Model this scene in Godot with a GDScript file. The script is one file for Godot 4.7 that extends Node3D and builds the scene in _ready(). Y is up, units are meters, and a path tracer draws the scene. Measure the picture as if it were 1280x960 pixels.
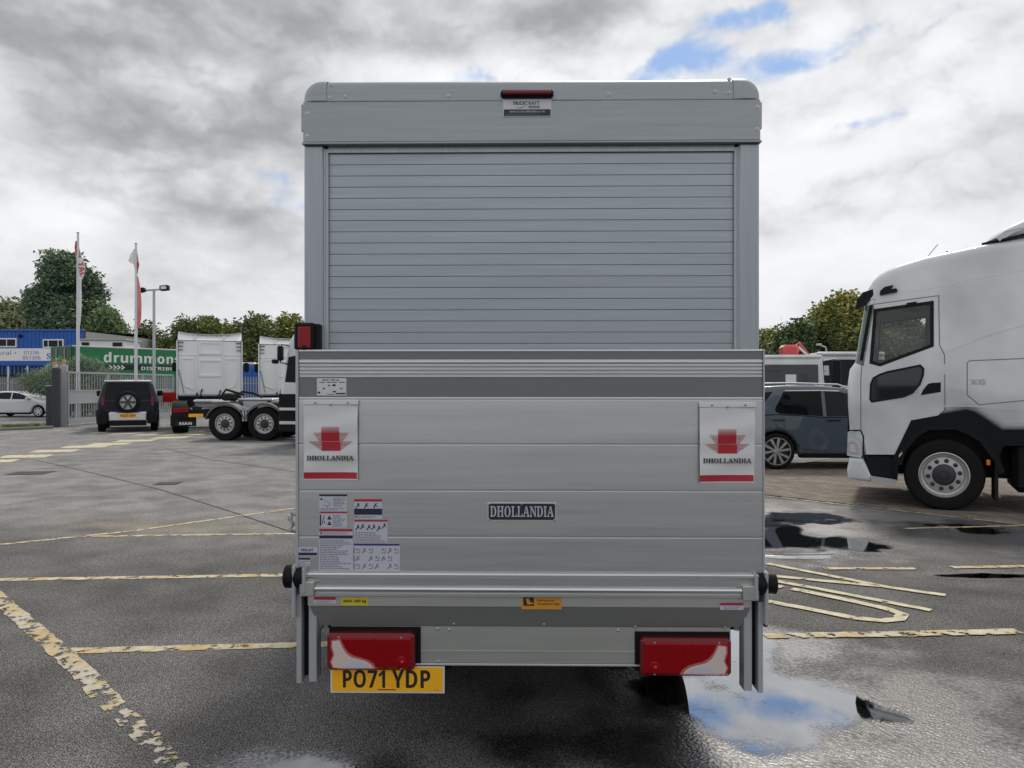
extends Node3D

const F := 960.0     # focal length and horizon row of the photograph's 1280 x 960 frame, used to survey distances
const HZ := 482.0
const EYE := 1.75
var M := {}
var taken := {}
var rng := RandomNumberGenerator.new()

# ---------------------------------------------------------------- mesh collecting
class MB:
	var v := PackedVector3Array()
	var c := PackedColorArray()
	var uv := PackedVector2Array()
	var x := Transform3D.IDENTITY
	func at(p: Vector3, b := Basis.IDENTITY) -> MB:
		x = Transform3D(b, p)
		return self
	func tri(a: Vector3, b: Vector3, d: Vector3) -> void:
		v.append(x * a); v.append(x * b); v.append(x * d)
	func quad(a: Vector3, b: Vector3, d: Vector3, e: Vector3) -> void:
		tri(a, b, d); tri(a, d, e)
	func otri(a: Vector3, b: Vector3, d: Vector3, mid: Vector3) -> void:
		if (b - a).cross(d - a).dot((a + b + d) / 3.0 - mid) < 0.0:
			tri(a, d, b)
		else:
			tri(a, b, d)
	func oquad(a, b, d, e, mid) -> void:
		otri(a, b, d, mid); otri(a, d, e, mid)
	# box centred on p with chamfered edges
	func box(p: Vector3, s: Vector3, bev := 0.0) -> MB:
		var h := s * 0.5
		if bev <= 0.0:
			for ax in 3:
				for sg in [-1.0, 1.0]:
					var u := (ax + 1) % 3
					var w := (ax + 2) % 3
					var q := []
					for k in [[-1, -1], [1, -1], [1, 1], [-1, 1]]:
						var r := Vector3.ZERO
						r[ax] = sg * h[ax]; r[u] = k[0] * h[u]; r[w] = k[1] * h[w]
						q.append(p + r)
					oquad(q[0], q[1], q[2], q[3], p)
			return self
		var b := minf(bev, minf(h.x, minf(h.y, h.z)) * 0.9)
		var P := func(ax: int, sx: float, sy: float, sz: float) -> Vector3:
			var sgn := Vector3(sx, sy, sz)
			var r := Vector3.ZERO
			for k in 3:
				r[k] = sgn[k] * (h[k] if k == ax else h[k] - b)
			return p + r
		for ax in 3:
			var u := (ax + 1) % 3
			var w := (ax + 2) % 3
			for sg in [-1.0, 1.0]:
				var q := []
				for k in [[-1, -1], [1, -1], [1, 1], [-1, 1]]:
					var s3 := Vector3.ZERO
					s3[ax] = sg; s3[u] = k[0]; s3[w] = k[1]
					q.append(P.call(ax, s3.x, s3.y, s3.z))
				oquad(q[0], q[1], q[2], q[3], p)
			for su in [-1.0, 1.0]:
				for sw in [-1.0, 1.0]:
					var lo := Vector3.ZERO
					lo[ax] = -1.0; lo[u] = su; lo[w] = sw
					var hi := lo
					hi[ax] = 1.0
					oquad(P.call(u, lo.x, lo.y, lo.z), P.call(u, hi.x, hi.y, hi.z), P.call(w, hi.x, hi.y, hi.z), P.call(w, lo.x, lo.y, lo.z), p)
		for sx in [-1.0, 1.0]:
			for sy in [-1.0, 1.0]:
				for sz in [-1.0, 1.0]:
					otri(P.call(0, sx, sy, sz), P.call(1, sx, sy, sz), P.call(2, sx, sy, sz), p)
		return self
	# box given by its corner ranges
	func span(x0: float, x1: float, y0: float, y1: float, z0: float, z1: float, bev := 0.0) -> MB:
		return box(Vector3((x0 + x1) / 2, (y0 + y1) / 2, (z0 + z1) / 2), Vector3(absf(x1 - x0), absf(y1 - y0), absf(z1 - z0)), bev)
	func tube(path: Array, r0: float, seg := 8, r1 := -1.0) -> MB:
		var rings := []
		var n := path.size()
		for i in n:
			var d: Vector3 = (path[mini(i + 1, n - 1)] - path[maxi(i - 1, 0)]).normalized()
			var a := d.cross(Vector3(0.13, 0.97, 0.21) if absf(d.y) < 0.9 else Vector3(1, 0.1, 0)).normalized()
			var b := d.cross(a)
			var r := r0 if r1 < 0 else lerpf(r0, r1, float(i) / (n - 1))
			var ring := []
			for k in seg:
				var t := TAU * k / seg
				ring.append(path[i] + (a * cos(t) + b * sin(t)) * r)
			rings.append(ring)
		for i in n - 1:
			for k in seg:
				var k2 := (k + 1) % seg
				quad(rings[i][k], rings[i][k2], rings[i + 1][k2], rings[i + 1][k])
		for k in range(1, seg - 1):
			tri(rings[0][0], rings[0][k + 1], rings[0][k])
			tri(rings[n - 1][0], rings[n - 1][k], rings[n - 1][k + 1])
		return self
	# turned about the local z axis: profile [radius, z] from the back round to the front
	func lathe(prof: Array, seg := 32, squash := 1.0) -> MB:
		for i in prof.size() - 1:
			for k in seg:
				var t := TAU * k / seg
				var t2 := TAU * (k + 1) / seg
				var a := Vector3(prof[i][0] * cos(t), prof[i][0] * sin(t) * squash, prof[i][1])
				var b := Vector3(prof[i][0] * cos(t2), prof[i][0] * sin(t2) * squash, prof[i][1])
				var d := Vector3(prof[i + 1][0] * cos(t2), prof[i + 1][0] * sin(t2) * squash, prof[i + 1][1])
				var e := Vector3(prof[i + 1][0] * cos(t), prof[i + 1][0] * sin(t) * squash, prof[i + 1][1])
				if prof[i][0] > 0.0: tri(a, b, d)
				if prof[i + 1][0] > 0.0: tri(a, d, e)
		return self
	# flat plate of a polygon in x, y; its outer face lies off beyond zf(y)
	func plate(poly: PackedVector2Array, zf: Callable, off: float, thick: float) -> MB:
		var p := MB.ccw(poly)
		var n := p.size()
		var ids := Geometry2D.triangulate_polygon(p)
		for i in range(0, ids.size(), 3):
			var q := [p[ids[i]], p[ids[i + 1]], p[ids[i + 2]]]
			if (q[1] - q[0]).cross(q[2] - q[0]) < 0: q.reverse()
			tri(Vector3(q[0].x, q[0].y, zf.call(q[0].y) + off), Vector3(q[1].x, q[1].y, zf.call(q[1].y) + off), Vector3(q[2].x, q[2].y, zf.call(q[2].y) + off))
		for i in n:
			var a := p[i]
			var b := p[(i + 1) % n]
			var za: float = zf.call(a.y) + off
			var zb: float = zf.call(b.y) + off
			quad(Vector3(a.x, a.y, za - thick), Vector3(b.x, b.y, zb - thick), Vector3(b.x, b.y, zb), Vector3(a.x, a.y, za))
		return self
	# flat ribbon along a path in x, y on the surface z = zf(y)
	func ribbon(path: Array, width: float, zf: Callable, off: float, closed := false, thick := 0.006) -> MB:
		var n := path.size()
		var l := []
		for i in n:
			var p0: Vector2 = path[(i + n - 1) % n] if closed else path[maxi(i - 1, 0)]
			var p1: Vector2 = path[(i + 1) % n] if closed else path[mini(i + 1, n - 1)]
			var d0: Vector2 = (path[i] - p0).normalized()
			var d1: Vector2 = (p1 - path[i]).normalized()
			if d0 == Vector2.ZERO: d0 = d1
			if d1 == Vector2.ZERO: d1 = d0
			var m := (Vector2(-d0.y, d0.x) + Vector2(-d1.y, d1.x)).normalized()
			m *= width / 2 / maxf(m.dot(Vector2(-d0.y, d0.x)), 0.5)
			l.append([path[i] - m, path[i] + m])
		for i in (n if closed else n - 1):
			var j := (i + 1) % n
			var q := []
			for w in [l[i][0], l[j][0], l[j][1], l[i][1]]: q.append(Vector3(w.x, w.y, zf.call(w.y) + off))
			quad(q[0], q[1], q[2], q[3])
			var t := Vector3(0, 0, thick)
			quad(q[0] - t, q[1] - t, q[1], q[0]); quad(q[2] - t, q[3] - t, q[3], q[2])
		return self
	static func ccw(poly: PackedVector2Array) -> PackedVector2Array:
		var p := poly.duplicate()
		if Geometry2D.is_polygon_clockwise(p) : p.reverse()
		var s := 0.0
		for i in p.size(): s += p[i].cross(p[(i + 1) % p.size()])
		if s < 0: p.reverse()
		return p
	static func inset(p: PackedVector2Array, d: float) -> PackedVector2Array:
		var out := PackedVector2Array()
		var n := p.size()
		for i in n:
			var e0 := (p[i] - p[(i + n - 1) % n]).normalized()
			var e1 := (p[(i + 1) % n] - p[i]).normalized()
			var n0 := Vector2(-e0.y, e0.x)
			var n1 := Vector2(-e1.y, e1.x)
			var m := (n0 + n1).normalized()
			out.append(p[i] + m * d / maxf(m.dot(n1), 0.45))
		return out
	# body: a side profile in x, y drawn out to half width hw on both sides with rounded edges; zf(y) scales the width; holes are cut in both sides
	func hull(poly: PackedVector2Array, hw: float, bev: float, zf: Callable, holes := [], skip := [], steps := 4, breaks := [], only := []) -> MB:
		var p := MB.ccw(poly)
		var flip := p != poly
		var n := p.size()
		var rings := []
		for s in steps + 1:
			var t := PI / 2 * s / steps
			rings.append([MB.inset(p, bev * (1 - cos(t))), hw - bev + bev * sin(t)])
		for i in n:
			var j := (i + 1) % n
			var orig := (n - 2 - i + n) % n if flip else i
			var a: Vector2 = rings[0][0][i]
			var b: Vector2 = rings[0][0][j]
			var za: float = rings[0][1] * zf.call(a.y)
			var zb: float = rings[0][1] * zf.call(b.y)
			if orig in skip or (only.size() and not orig in only): continue
			quad(Vector3(a.x, a.y, -za), Vector3(b.x, b.y, -zb), Vector3(b.x, b.y, zb), Vector3(a.x, a.y, za))
			for s in steps:
				var a1: Vector2 = rings[s][0][i]; var b1: Vector2 = rings[s][0][j]
				var a2: Vector2 = rings[s + 1][0][i]; var b2: Vector2 = rings[s + 1][0][j]
				var w1: float = rings[s][1]; var w2: float = rings[s + 1][1]
				quad(Vector3(a1.x, a1.y, w1 * zf.call(a1.y)), Vector3(b1.x, b1.y, w1 * zf.call(b1.y)), Vector3(b2.x, b2.y, w2 * zf.call(b2.y)), Vector3(a2.x, a2.y, w2 * zf.call(a2.y)))
				quad(Vector3(a2.x, a2.y, -w2 * zf.call(a2.y)), Vector3(b2.x, b2.y, -w2 * zf.call(b2.y)), Vector3(b1.x, b1.y, -w1 * zf.call(b1.y)), Vector3(a1.x, a1.y, -w1 * zf.call(a1.y)))
		if only.size(): return self
		var inner: PackedVector2Array = rings[steps][0]
		var xs := [-99.0, 99.0]
		for h in holes:
			var mid := 0.0
			for q in h: mid += q.x / h.size()
			xs.append(mid)
		xs.sort()
		var ys := [-99.0, 99.0] + breaks
		ys.sort()
		for xi in xs.size() - 1:
			for yi in ys.size() - 1:
				var cell := PackedVector2Array([Vector2(xs[xi], ys[yi]), Vector2(xs[xi + 1], ys[yi]), Vector2(xs[xi + 1], ys[yi + 1]), Vector2(xs[xi], ys[yi + 1])])
				var left: Array = Geometry2D.intersect_polygons(inner, cell)
				for h in holes:
					var next := []
					for q in left: next.append_array(Geometry2D.clip_polygons(q, MB.ccw(h)))
					left = next
				for q in left:
					var ids := Geometry2D.triangulate_polygon(q)
					for k in range(0, ids.size(), 3):
						var r := [q[ids[k]], q[ids[k + 1]], q[ids[k + 2]]]
						if (r[1] - r[0]).cross(r[2] - r[0]) < 0: r.reverse()
						for sg in [1.0, -1.0]:
							var t3 := []
							for w in r: t3.append(Vector3(w.x, w.y, sg * hw * zf.call(w.y)))
							if sg < 0: t3.reverse()
							tri(t3[0], t3[1], t3[2])
		return self
	func commit(crease := 40.0) -> ArrayMesh:
		var n := v.size() / 3
		var fn := PackedVector3Array()
		var near := {}
		for i in n:
			var w := (v[i * 3 + 1] - v[i * 3]).cross(v[i * 3 + 2] - v[i * 3])
			fn.append(w)
			if crease > 0:
				for k in 3:
					var key := Vector3i((v[i * 3 + k] * 5000.0).round())
					if near.has(key): near[key].append(i)
					else: near[key] = [i]
		var lim := cos(deg_to_rad(crease))
		var vs := PackedVector3Array(); var ns := PackedVector3Array(); var cs := PackedColorArray(); var us := PackedVector2Array()
		for i in n:
			var me := fn[i].normalized()
			for k in [0, 2, 1]:
				var p := v[i * 3 + k]
				var s := Vector3.ZERO
				if crease > 0:
					for j in near[Vector3i((p * 5000.0).round())]:
						if fn[j].normalized().dot(me) >= lim: s += fn[j]
				vs.append(p)
				ns.append(s.normalized() if s.length_squared() > 1e-18 else (me if me.length_squared() > 0.5 else Vector3.UP))
				if c.size(): cs.append(c[i * 3 + k])
				if uv.size(): us.append(uv[i * 3 + k])
		var a := []
		a.resize(Mesh.ARRAY_MAX)
		a[Mesh.ARRAY_VERTEX] = vs; a[Mesh.ARRAY_NORMAL] = ns
		if cs.size(): a[Mesh.ARRAY_COLOR] = cs
		if us.size(): a[Mesh.ARRAY_TEX_UV] = us
		var m := ArrayMesh.new()
		if vs.size(): m.add_surface_from_arrays(Mesh.PRIMITIVE_TRIANGLES, a)
		return m

# ---------------------------------------------------------------- naming and placing
func numbered(called: String, parent: Node) -> String:
	var key := str(parent.get_instance_id()) + called
	var k: int = taken.get(key, 0)
	taken[key] = k + 1
	return called if k == 0 else "%s_%03d" % [called, k]
func part(called: String, mb, m, parent: Node, crease := 40.0) -> MeshInstance3D:
	var o := MeshInstance3D.new()
	o.mesh = mb.commit(crease) if mb is MB else mb
	o.material_override = m
	o.name = numbered(called, parent)
	parent.add_child(o, true)
	return o
func tag(o: Node, label: String, category: String, group := "") -> Node:
	o.set_meta("label", label); o.set_meta("category", category)
	if group: o.set_meta("group", group)
	return o
func thing(called: String, label: String, category: String, p := Vector3.ZERO, turn := 0.0, group := "") -> Node3D:
	var o := Node3D.new()
	o.name = numbered(called, self); add_child(o, true)
	o.position = p; o.rotation_degrees.y = turn
	tag(o, label, category, group)
	return o
func struct(called: String, mb, m, parent: Node = self) -> MeshInstance3D:
	var o := part(called, mb, m, parent)
	if parent == self: o.set_meta("kind", "structure")
	return o
func stuff(o: Node) -> Node:
	o.set_meta("kind", "stuff")
	return o
func gp(px: float, py: float, y := 0.0) -> Vector3:           # the ground point seen at a place of the photograph
	var d := F * (EYE - y) / (py - HZ)
	return Vector3((px - 640.0) / F * d, y, -d)
func sp(px: float, py: float, d: float) -> Vector3:           # the point at a known distance
	return Vector3((px - 640.0) / F * d, EYE - (py - HZ) / F * d, -d)
func P2(a: Array) -> PackedVector2Array:
	var p := PackedVector2Array()
	for q in a: p.append(Vector2(q[0], q[1]))
	return p
func flat(_y: float) -> float:
	return 0.0
func one(_y: float) -> float:
	return 1.0
var fonts := {}
func lettering(s: String, x0: float, x1: float, y0: float, y1: float, z: float, m, parent: Node, face := "Droid Sans", bold := false, depth := 0.001, called := "lettering", turn := 0.0) -> MeshInstance3D:
	var key := face + str(bold)
	if not fonts.has(key):
		var f := SystemFont.new()
		f.font_names = PackedStringArray([face]); f.font_weight = 700 if bold else 400
		fonts[key] = f
	var t := TextMesh.new()
	t.text = s; t.font = fonts[key]; t.font_size = 64; t.pixel_size = 0.01; t.depth = 0.02
	var b := t.get_aabb()
	var o := MeshInstance3D.new()
	o.mesh = t; o.material_override = m; o.name = numbered(called, parent)
	parent.add_child(o, true)
	var sc := Vector3((x1 - x0) / b.size.x, (y1 - y0) / b.size.y, depth / b.size.z)
	var mid := b.get_center()
	o.transform = Transform3D(Basis(Vector3(0, 0, 1), turn) * Basis.from_scale(sc), Vector3.ZERO)
	o.position = Vector3((x0 + x1) / 2, (y0 + y1) / 2, z + depth * 0.5) - o.basis * mid
	return o

# ---------------------------------------------------------------- materials
func mat(called: String, r: float, g: float, b: float, rough := 0.6, metal := 0.0) -> StandardMaterial3D:
	var m := StandardMaterial3D.new()
	m.resource_name = called
	m.albedo_color = Color(r, g, b).linear_to_srgb()
	m.roughness = rough; m.metallic = metal
	M[called] = m
	return m
func grain(size: int, freq: float, lo: float, hi: float, sd: int, oct := 4, kind := FastNoiseLite.TYPE_SIMPLEX_SMOOTH) -> Image:
	var n := FastNoiseLite.new()
	n.seed = sd; n.frequency = freq; n.fractal_octaves = oct; n.noise_type = kind
	var im := n.get_seamless_image(size, size)
	var d := im.get_data()
	for i in d.size():
		d[i] = int(clampf(lerpf(lo, hi, d[i] / 255.0), 0.0, 1.0) * 255.0)
	return Image.create_from_data(size, size, false, Image.FORMAT_L8, d)
func tex(im: Image) -> ImageTexture:
	return ImageTexture.create_from_image(im)
func clear_coat(m: StandardMaterial3D, rough := 0.05) -> StandardMaterial3D:
	m.clearcoat_enabled = true; m.clearcoat = 1.0; m.clearcoat_roughness = rough
	return m

func make_materials() -> void:
	var streak := tex(grain(512, 0.05, 0.965, 1.01, 5, 4))
	var streak_rough := tex(grain(512, 0.06, 0.58, 0.72, 8, 4))
	var smear := tex(grain(512, 0.06, 0.975, 1.01, 12, 3))
	# name, r, g, b, roughness, metallic, scale of the drawing streaks
	for a in [["slat_aluminium", 0.38, 0.42, 0.46, 0.42, 0.85, Vector3(0.05, 2.2, 0.05)], ["frame_aluminium", 0.36, 0.395, 0.425, 0.40, 0.9, Vector3(2.2, 0.05, 2.2)], ["header_aluminium", 0.35, 0.385, 0.40, 0.45, 0.8, Vector3(0.06, 1.5, 0.06)],
			["platform_aluminium", 0.60, 0.62, 0.635, 0.33, 0.95, Vector3(0.05, 2.5, 0.05)], ["rail_aluminium", 0.72, 0.74, 0.74, 0.28, 0.95, Vector3(0.06, 3, 0.06)], ["bumper_aluminium", 0.58, 0.60, 0.57, 0.38, 0.85, Vector3(0.06, 3, 0.06)]]:
		var m := mat(a[0], a[1], a[2], a[3], a[4], a[5])
		m.albedo_texture = smear; m.uv1_triplanar = true; m.uv1_world_triplanar = true; m.uv1_scale = a[6]
		m.roughness = minf(a[4] * 1.6, 1.0); m.roughness_texture = streak_rough; m.roughness_texture_channel = BaseMaterial3D.TEXTURE_CHANNEL_RED
		m.detail_enabled = true; m.detail_albedo = streak; m.detail_blend_mode = BaseMaterial3D.BLEND_MODE_MUL; m.uv2_triplanar = true; m.uv2_world_triplanar = true; m.uv2_scale = Vector3(0.04, 0.7, 0.04) if a[0] != "frame_aluminium" else Vector3(0.7, 0.03, 0.7); m.detail_uv_layer = BaseMaterial3D.DETAIL_UV_2
	mat("dark_strip", 0.19, 0.20, 0.21, 0.5, 0.5)
	mat("bright_edge", 0.78, 0.8, 0.8, 0.35, 0.8)
	mat("deflector_grey", 0.26, 0.27, 0.26, 0.5, 0.4)
	mat("steel", 0.45, 0.45, 0.45, 0.35, 0.9)
	mat("galvanised", 0.46, 0.48, 0.50, 0.5, 0.5)
	mat("black_plastic", 0.006, 0.007, 0.009, 0.5)
	mat("black_rubber", 0.016, 0.016, 0.017, 0.75)
	mat("tyre_rubber", 0.010, 0.010, 0.011, 0.8)
	mat("chassis_black", 0.009, 0.010, 0.012, 0.6)
	clear_coat(mat("red_lens", 0.27, 0.002, 0.006, 0.25))
	clear_coat(mat("bright_red_lens", 0.6, 0.012, 0.016, 0.15))
	mat("hazy_glass", 0.028, 0.036, 0.036, 0.06)
	mat("pink_lens", 0.45, 0.12, 0.11, 0.2)
	mat("lower_glass", 0.02, 0.025, 0.028, 0.03)
	clear_coat(mat("clear_lens", 0.66, 0.56, 0.53, 0.12))
	mat("dark_red_lens", 0.16, 0.006, 0.01, 0.3)
	mat("orange_lens", 0.7, 0.18, 0.01, 0.25)
	mat("print_white", 0.66, 0.67, 0.70, 0.5)
	mat("sticker_white", 0.50, 0.52, 0.60, 0.5)
	mat("print_black", 0.012, 0.012, 0.016, 0.5)
	mat("print_navy", 0.012, 0.016, 0.04, 0.45)
	mat("print_blue", 0.02, 0.03, 0.16, 0.5)
	mat("print_red", 0.42, 0.012, 0.03, 0.5)
	mat("print_grey", 0.16, 0.17, 0.2, 0.6)
	mat("print_yellow", 0.62, 0.50, 0.02, 0.5)
	mat("print_orange", 0.60, 0.27, 0.02, 0.5)
	mat("plate_yellow", 0.95, 0.48, 0.012, 0.4)
	mat("badge_silver", 0.62, 0.63, 0.65, 0.35, 0.5)
	mat("white_vinyl", 0.70, 0.71, 0.72, 0.35)
	var white := mat("white_paint", 0.66, 0.69, 0.70, 0.26)
	clear_coat(white, 0.04)
	white.albedo_texture = tex(grain(256, 0.01, 0.86, 1.05, 31, 3)); white.uv1_triplanar = true; white.uv1_scale = Vector3(0.3, 0.3, 0.3)
	clear_coat(mat("pearl_white", 0.60, 0.62, 0.64, 0.3), 0.04)
	clear_coat(mat("slate_blue_paint", 0.06, 0.085, 0.115, 0.3), 0.03)
	clear_coat(mat("dark_blue_paint", 0.010, 0.015, 0.022, 0.35), 0.04)
	clear_coat(mat("red_paint", 0.55, 0.012, 0.014, 0.3))
	mat("silver", 0.62, 0.63, 0.65, 0.28, 0.85)
	mat("dark_alloy", 0.05, 0.05, 0.055, 0.4, 0.5)
	mat("privacy_glass", 0.006, 0.008, 0.010, 0.04)
	mat("windscreen_glass", 0.015, 0.02, 0.022, 0.04)
	var g := mat("clear_glass", 0.02, 0.03, 0.03, 0.02)
	g.transparency = BaseMaterial3D.TRANSPARENCY_ALPHA; g.albedo_color.a = 0.3
	var wt := mat("windscreen_tint", 0.16, 0.25, 0.23, 0.02)
	wt.transparency = BaseMaterial3D.TRANSPARENCY_ALPHA; wt.albedo_color.a = 0.6
	mat("cab_interior", 0.03, 0.032, 0.035, 0.8)
	mat("seat_grey", 0.05, 0.05, 0.055, 0.9)
	mat("grip_silver", 0.5, 0.5, 0.5, 0.4, 0.6)
	mat("blue_cladding", 0.012, 0.10, 0.42, 0.45)
	mat("trailer_green", 0.006, 0.19, 0.055, 0.4)
	mat("dark_green", 0.004, 0.075, 0.03, 0.5)
	mat("letter_white", 0.8, 0.8, 0.8, 0.5)
	mat("sign_blue", 0.03, 0.10, 0.42, 0.5)
	mat("sign_red", 0.6, 0.015, 0.02, 0.5)
	mat("fence_grey", 0.30, 0.31, 0.32, 0.55, 0.4)
	mat("gate_silver", 0.42, 0.44, 0.46, 0.5, 0.4)
	mat("gate_post_dark", 0.03, 0.035, 0.045, 0.5)
	mat("window_frame", 0.75, 0.75, 0.75, 0.5)
	mat("roof_grey", 0.32, 0.33, 0.33, 0.6)
	mat("flag_red", 0.55, 0.02, 0.035, 0.8)
	mat("flag_white", 0.66, 0.64, 0.70, 0.8)
	for k in ["flag_red", "flag_white"]:
		M[k].backlight_enabled = true; M[k].backlight = Color(0.6, 0.6, 0.6)
	mat("bark", 0.06, 0.045, 0.032, 0.9)
	for a in [["leaf", 1.0, 1.0, 1.0]]:
		var lf := mat(a[0], 1, 1, 1, 0.6)
		lf.vertex_color_use_as_albedo = true
		lf.backlight_enabled = true; lf.backlight = Color(0.5, 0.5, 0.3)
	M.dark_blue_paint.metallic_specular = 0.3; M.dark_blue_paint.clearcoat = 0.2
	M.red_lens.metallic_specular = 0.25
	mat("cab_back_white", 0.80, 0.82, 0.82, 0.4)
	for k in ["black_plastic", "chassis_black", "tyre_rubber", "black_rubber"]: M[k].metallic_specular = 0.3
	for k in ["privacy_glass", "windscreen_glass"]: M[k].metallic_specular = 0.28
	for k in ["red_lens", "bright_red_lens", "dark_blue_paint"]: M[k].clearcoat = 0.3
	mat("kerb_grey", 0.22, 0.21, 0.2, 0.85)
	mat("cast_iron", 0.03, 0.03, 0.03, 0.6, 0.3)

func asphalt_material() -> StandardMaterial3D:
	var m := mat("asphalt", 1, 1, 1, 0.9)
	var d := grain(1024, 0.22, -0.35, 1.5, 3, 2)
	var d2 := grain(1024, 0.05, 0.3, 1.0, 4, 3)
	var a := d.get_data()
	var b := d2.get_data()
	for i in a.size():
		a[i] = int(clampf(0.42 + 0.42 * (a[i] / 255.0 - 0.45) * 1.5 + 0.28 * (b[i] / 255.0 - 0.6), 0.12, 1.0) * 255.0)
	var al := Image.create_from_data(1024, 1024, false, Image.FORMAT_L8, a)
	m.albedo_texture = tex(al)
	var bump := grain(1024, 0.2, -0.2, 1.2, 9, 2)
	bump.convert(Image.FORMAT_RGBA8)
	bump.bump_map_to_normal_map(3.2)
	m.normal_enabled = true; m.normal_texture = tex(bump); m.normal_scale = 0.55; m.metallic_specular = 0.35
	m.uv1_triplanar = true; m.uv1_world_triplanar = true; m.uv1_scale = Vector3.ONE * 0.42
	m.vertex_color_use_as_albedo = true
	m.detail_enabled = true; m.detail_blend_mode = BaseMaterial3D.BLEND_MODE_MUL; m.detail_uv_layer = BaseMaterial3D.DETAIL_UV_2
	m.detail_albedo = tex(grain(1024, 0.012, 0.80, 1.06, 17, 6)); m.uv2_triplanar = true; m.uv2_world_triplanar = true; m.uv2_scale = Vector3.ONE * 0.093
	return m

# ---------------------------------------------------------------- sky
func hump(az: float, el: float, a: Array) -> float:
	return exp(-pow((az - a[0]) / a[2], 2) - pow((el - a[1]) / a[3], 2))
func noise(sd: int, freq: float, oct: int, gain: float, warp := 0.0, warp_freq := 0.3) -> FastNoiseLite:
	var n := FastNoiseLite.new()
	n.seed = sd; n.frequency = freq; n.fractal_octaves = oct; n.fractal_gain = gain; n.noise_type = FastNoiseLite.TYPE_SIMPLEX_SMOOTH
	if warp > 0.0:
		n.domain_warp_enabled = true; n.domain_warp_amplitude = warp; n.domain_warp_frequency = warp_freq; n.domain_warp_fractal_octaves = 3
	return n
func make_sky(w := 2688) -> ImageTexture:
	var h := w / 2
	var big := noise(21, 0.24, 6, 0.5, 1.2, 0.3)
	var shade := noise(77, 0.26, 5, 0.47, 1.4, 0.25)
	var fine := noise(5, 0.055, 6, 0.58, 7.0, 0.05)
	var puff := noise(91, 0.075, 6, 0.6, 4.0, 0.09)
	puff.fractal_type = FastNoiseLite.FRACTAL_RIDGED
	# gaps and banks of cloud: azimuth, elevation, widths in degrees, strength
	var gaps := [[12.5, 22.6, 4.0, 1.1, 0.95], [17.0, 24.8, 4.0, 1.2, 0.9], [9, 21.0, 3, 0.8, 0.5], [-3.5, 21.2, 2.6, 1.3, 0.9], [-17.3, 14.9, 2.2, 1.3, 0.5], [20, 21.5, 4, 1.0, 0.75], [28, 23, 6, 1.4, 0.6], [-9.3, 9, 0.8, 3, 0.3], [25, 17.4, 6, 0.7, 0.6]]
	var banks := [[-25, 16, 8, 5.5, 0.5], [-17, 9.5, 7, 4, 0.35], [-15, 18, 6, 4, 0.30], [3, 25.5, 7, 1.8, 0.5], [-30, 24, 9, 4, 0.5], [19.5, 10.8, 4.0, 1.3, 0.28], [26, 13, 7, 2.0, 0.2], [-15, 24.5, 8, 1.8, 0.35], [-28, 5.5, 7, 2.5, 0.25]]
	var lights := [[-12.0, 16, 2.0, 3.5, 0.4], [-23, 20.5, 3.5, 1.0, 0.45], [18.6, 5.4, 1.9, 1.7, 0.9], [-30.5, 11.0, 3.5, 1.8, 0.6], [-2, 21.8, 10, 1.3, 0.6], [26, 17, 10, 8, 0.45], [-9.5, 7, 3.0, 4, 0.3], [10, 24.8, 3, 1.2, 0.4], [28, 8.5, 8, 3, 0.2], [22, 23, 3, 1.6, 0.4], [29, 20, 3, 2, 0.4], [21, 14.5, 4, 1.5, 0.35], [-7, 11, 4, 3, 0.25]]
	var data := PackedFloat32Array()
	data.resize(w * h * 3)
	for row in h:
		var el := (0.5 - (row + 0.5) / h) * PI
		if row >= h / 2 + 2:
			break
		el = maxf(el, 0.002)
		var eld := rad_to_deg(el)
		var ce := cos(el)
		var se := sin(el)
		var k := 3.0 / (se + 0.25)
		var top := clampf(eld / 50.0, 0, 1)
		var br := lerpf(0.34, 0.24, top)
		var bg := lerpf(0.48, 0.38, top)
		var bb := lerpf(0.74, 0.66, top)
		var low := smoothstep(9.0, 0.0, eld) * 0.5
		for col in w:
			var az := wrapf((col + 0.5) / w * TAU, -PI, PI)
			var azd := rad_to_deg(az)
			var px := sin(az) * ce * k
			var pz := -cos(az) * ce * k
			var n := big.get_noise_2d(px + 3.1, pz + 1.7)
			var s := shade.get_noise_2d(px - 4.0, pz + 2.0 + se * 2.0)
			var f := fine.get_noise_2d(azd * 1.5, eld * 3.0)
			var p := -puff.get_noise_2d(azd * 1.25, eld * 2.2)
			var cover := 0.70 + 0.45 * n + 0.40 * f + 0.20 * p
			var dark := 0.46 + 0.50 * s + 0.26 * f - 0.25 * p
			if eld < 36.0 and absf(azd) < 48.0:
				for a in gaps: cover -= a[4] * hump(azd, eld, a) * (0.58 + 0.9 * f - 0.25 * p)
				for a in banks:
					var q := a[4] * 1.25 * hump(azd, eld, a) * (1.0 + 0.5 * f - 0.3 * p) as float
					dark += q; cover += q * 0.35
				for a in lights: dark -= a[4] * hump(azd, eld, a) * (1.0 + 0.9 * f + 0.6 * p)
			dark *= 1.0 - 0.42 * smoothstep(12.5, 9.0, eld)
			var c := smoothstep(0.04, 0.46, cover)
			var edge := 1.0 - smoothstep(0.3, 0.9, cover)
			var lum := lerpf(0.79, 0.315, smoothstep(-0.08, 1.45, dark)) + 0.06 * edge
			lum = lerpf(lum, 0.55, low)
			var o := (row * w + col) * 3
			data[o] = lerpf(br, lum * 0.985, c)
			data[o + 1] = lerpf(bg, lum * 0.995, c)
			data[o + 2] = lerpf(bb, lum * 1.02, c)
	return tex(Image.create_from_data(w, h, false, Image.FORMAT_RGBF, data.to_byte_array()))

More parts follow.
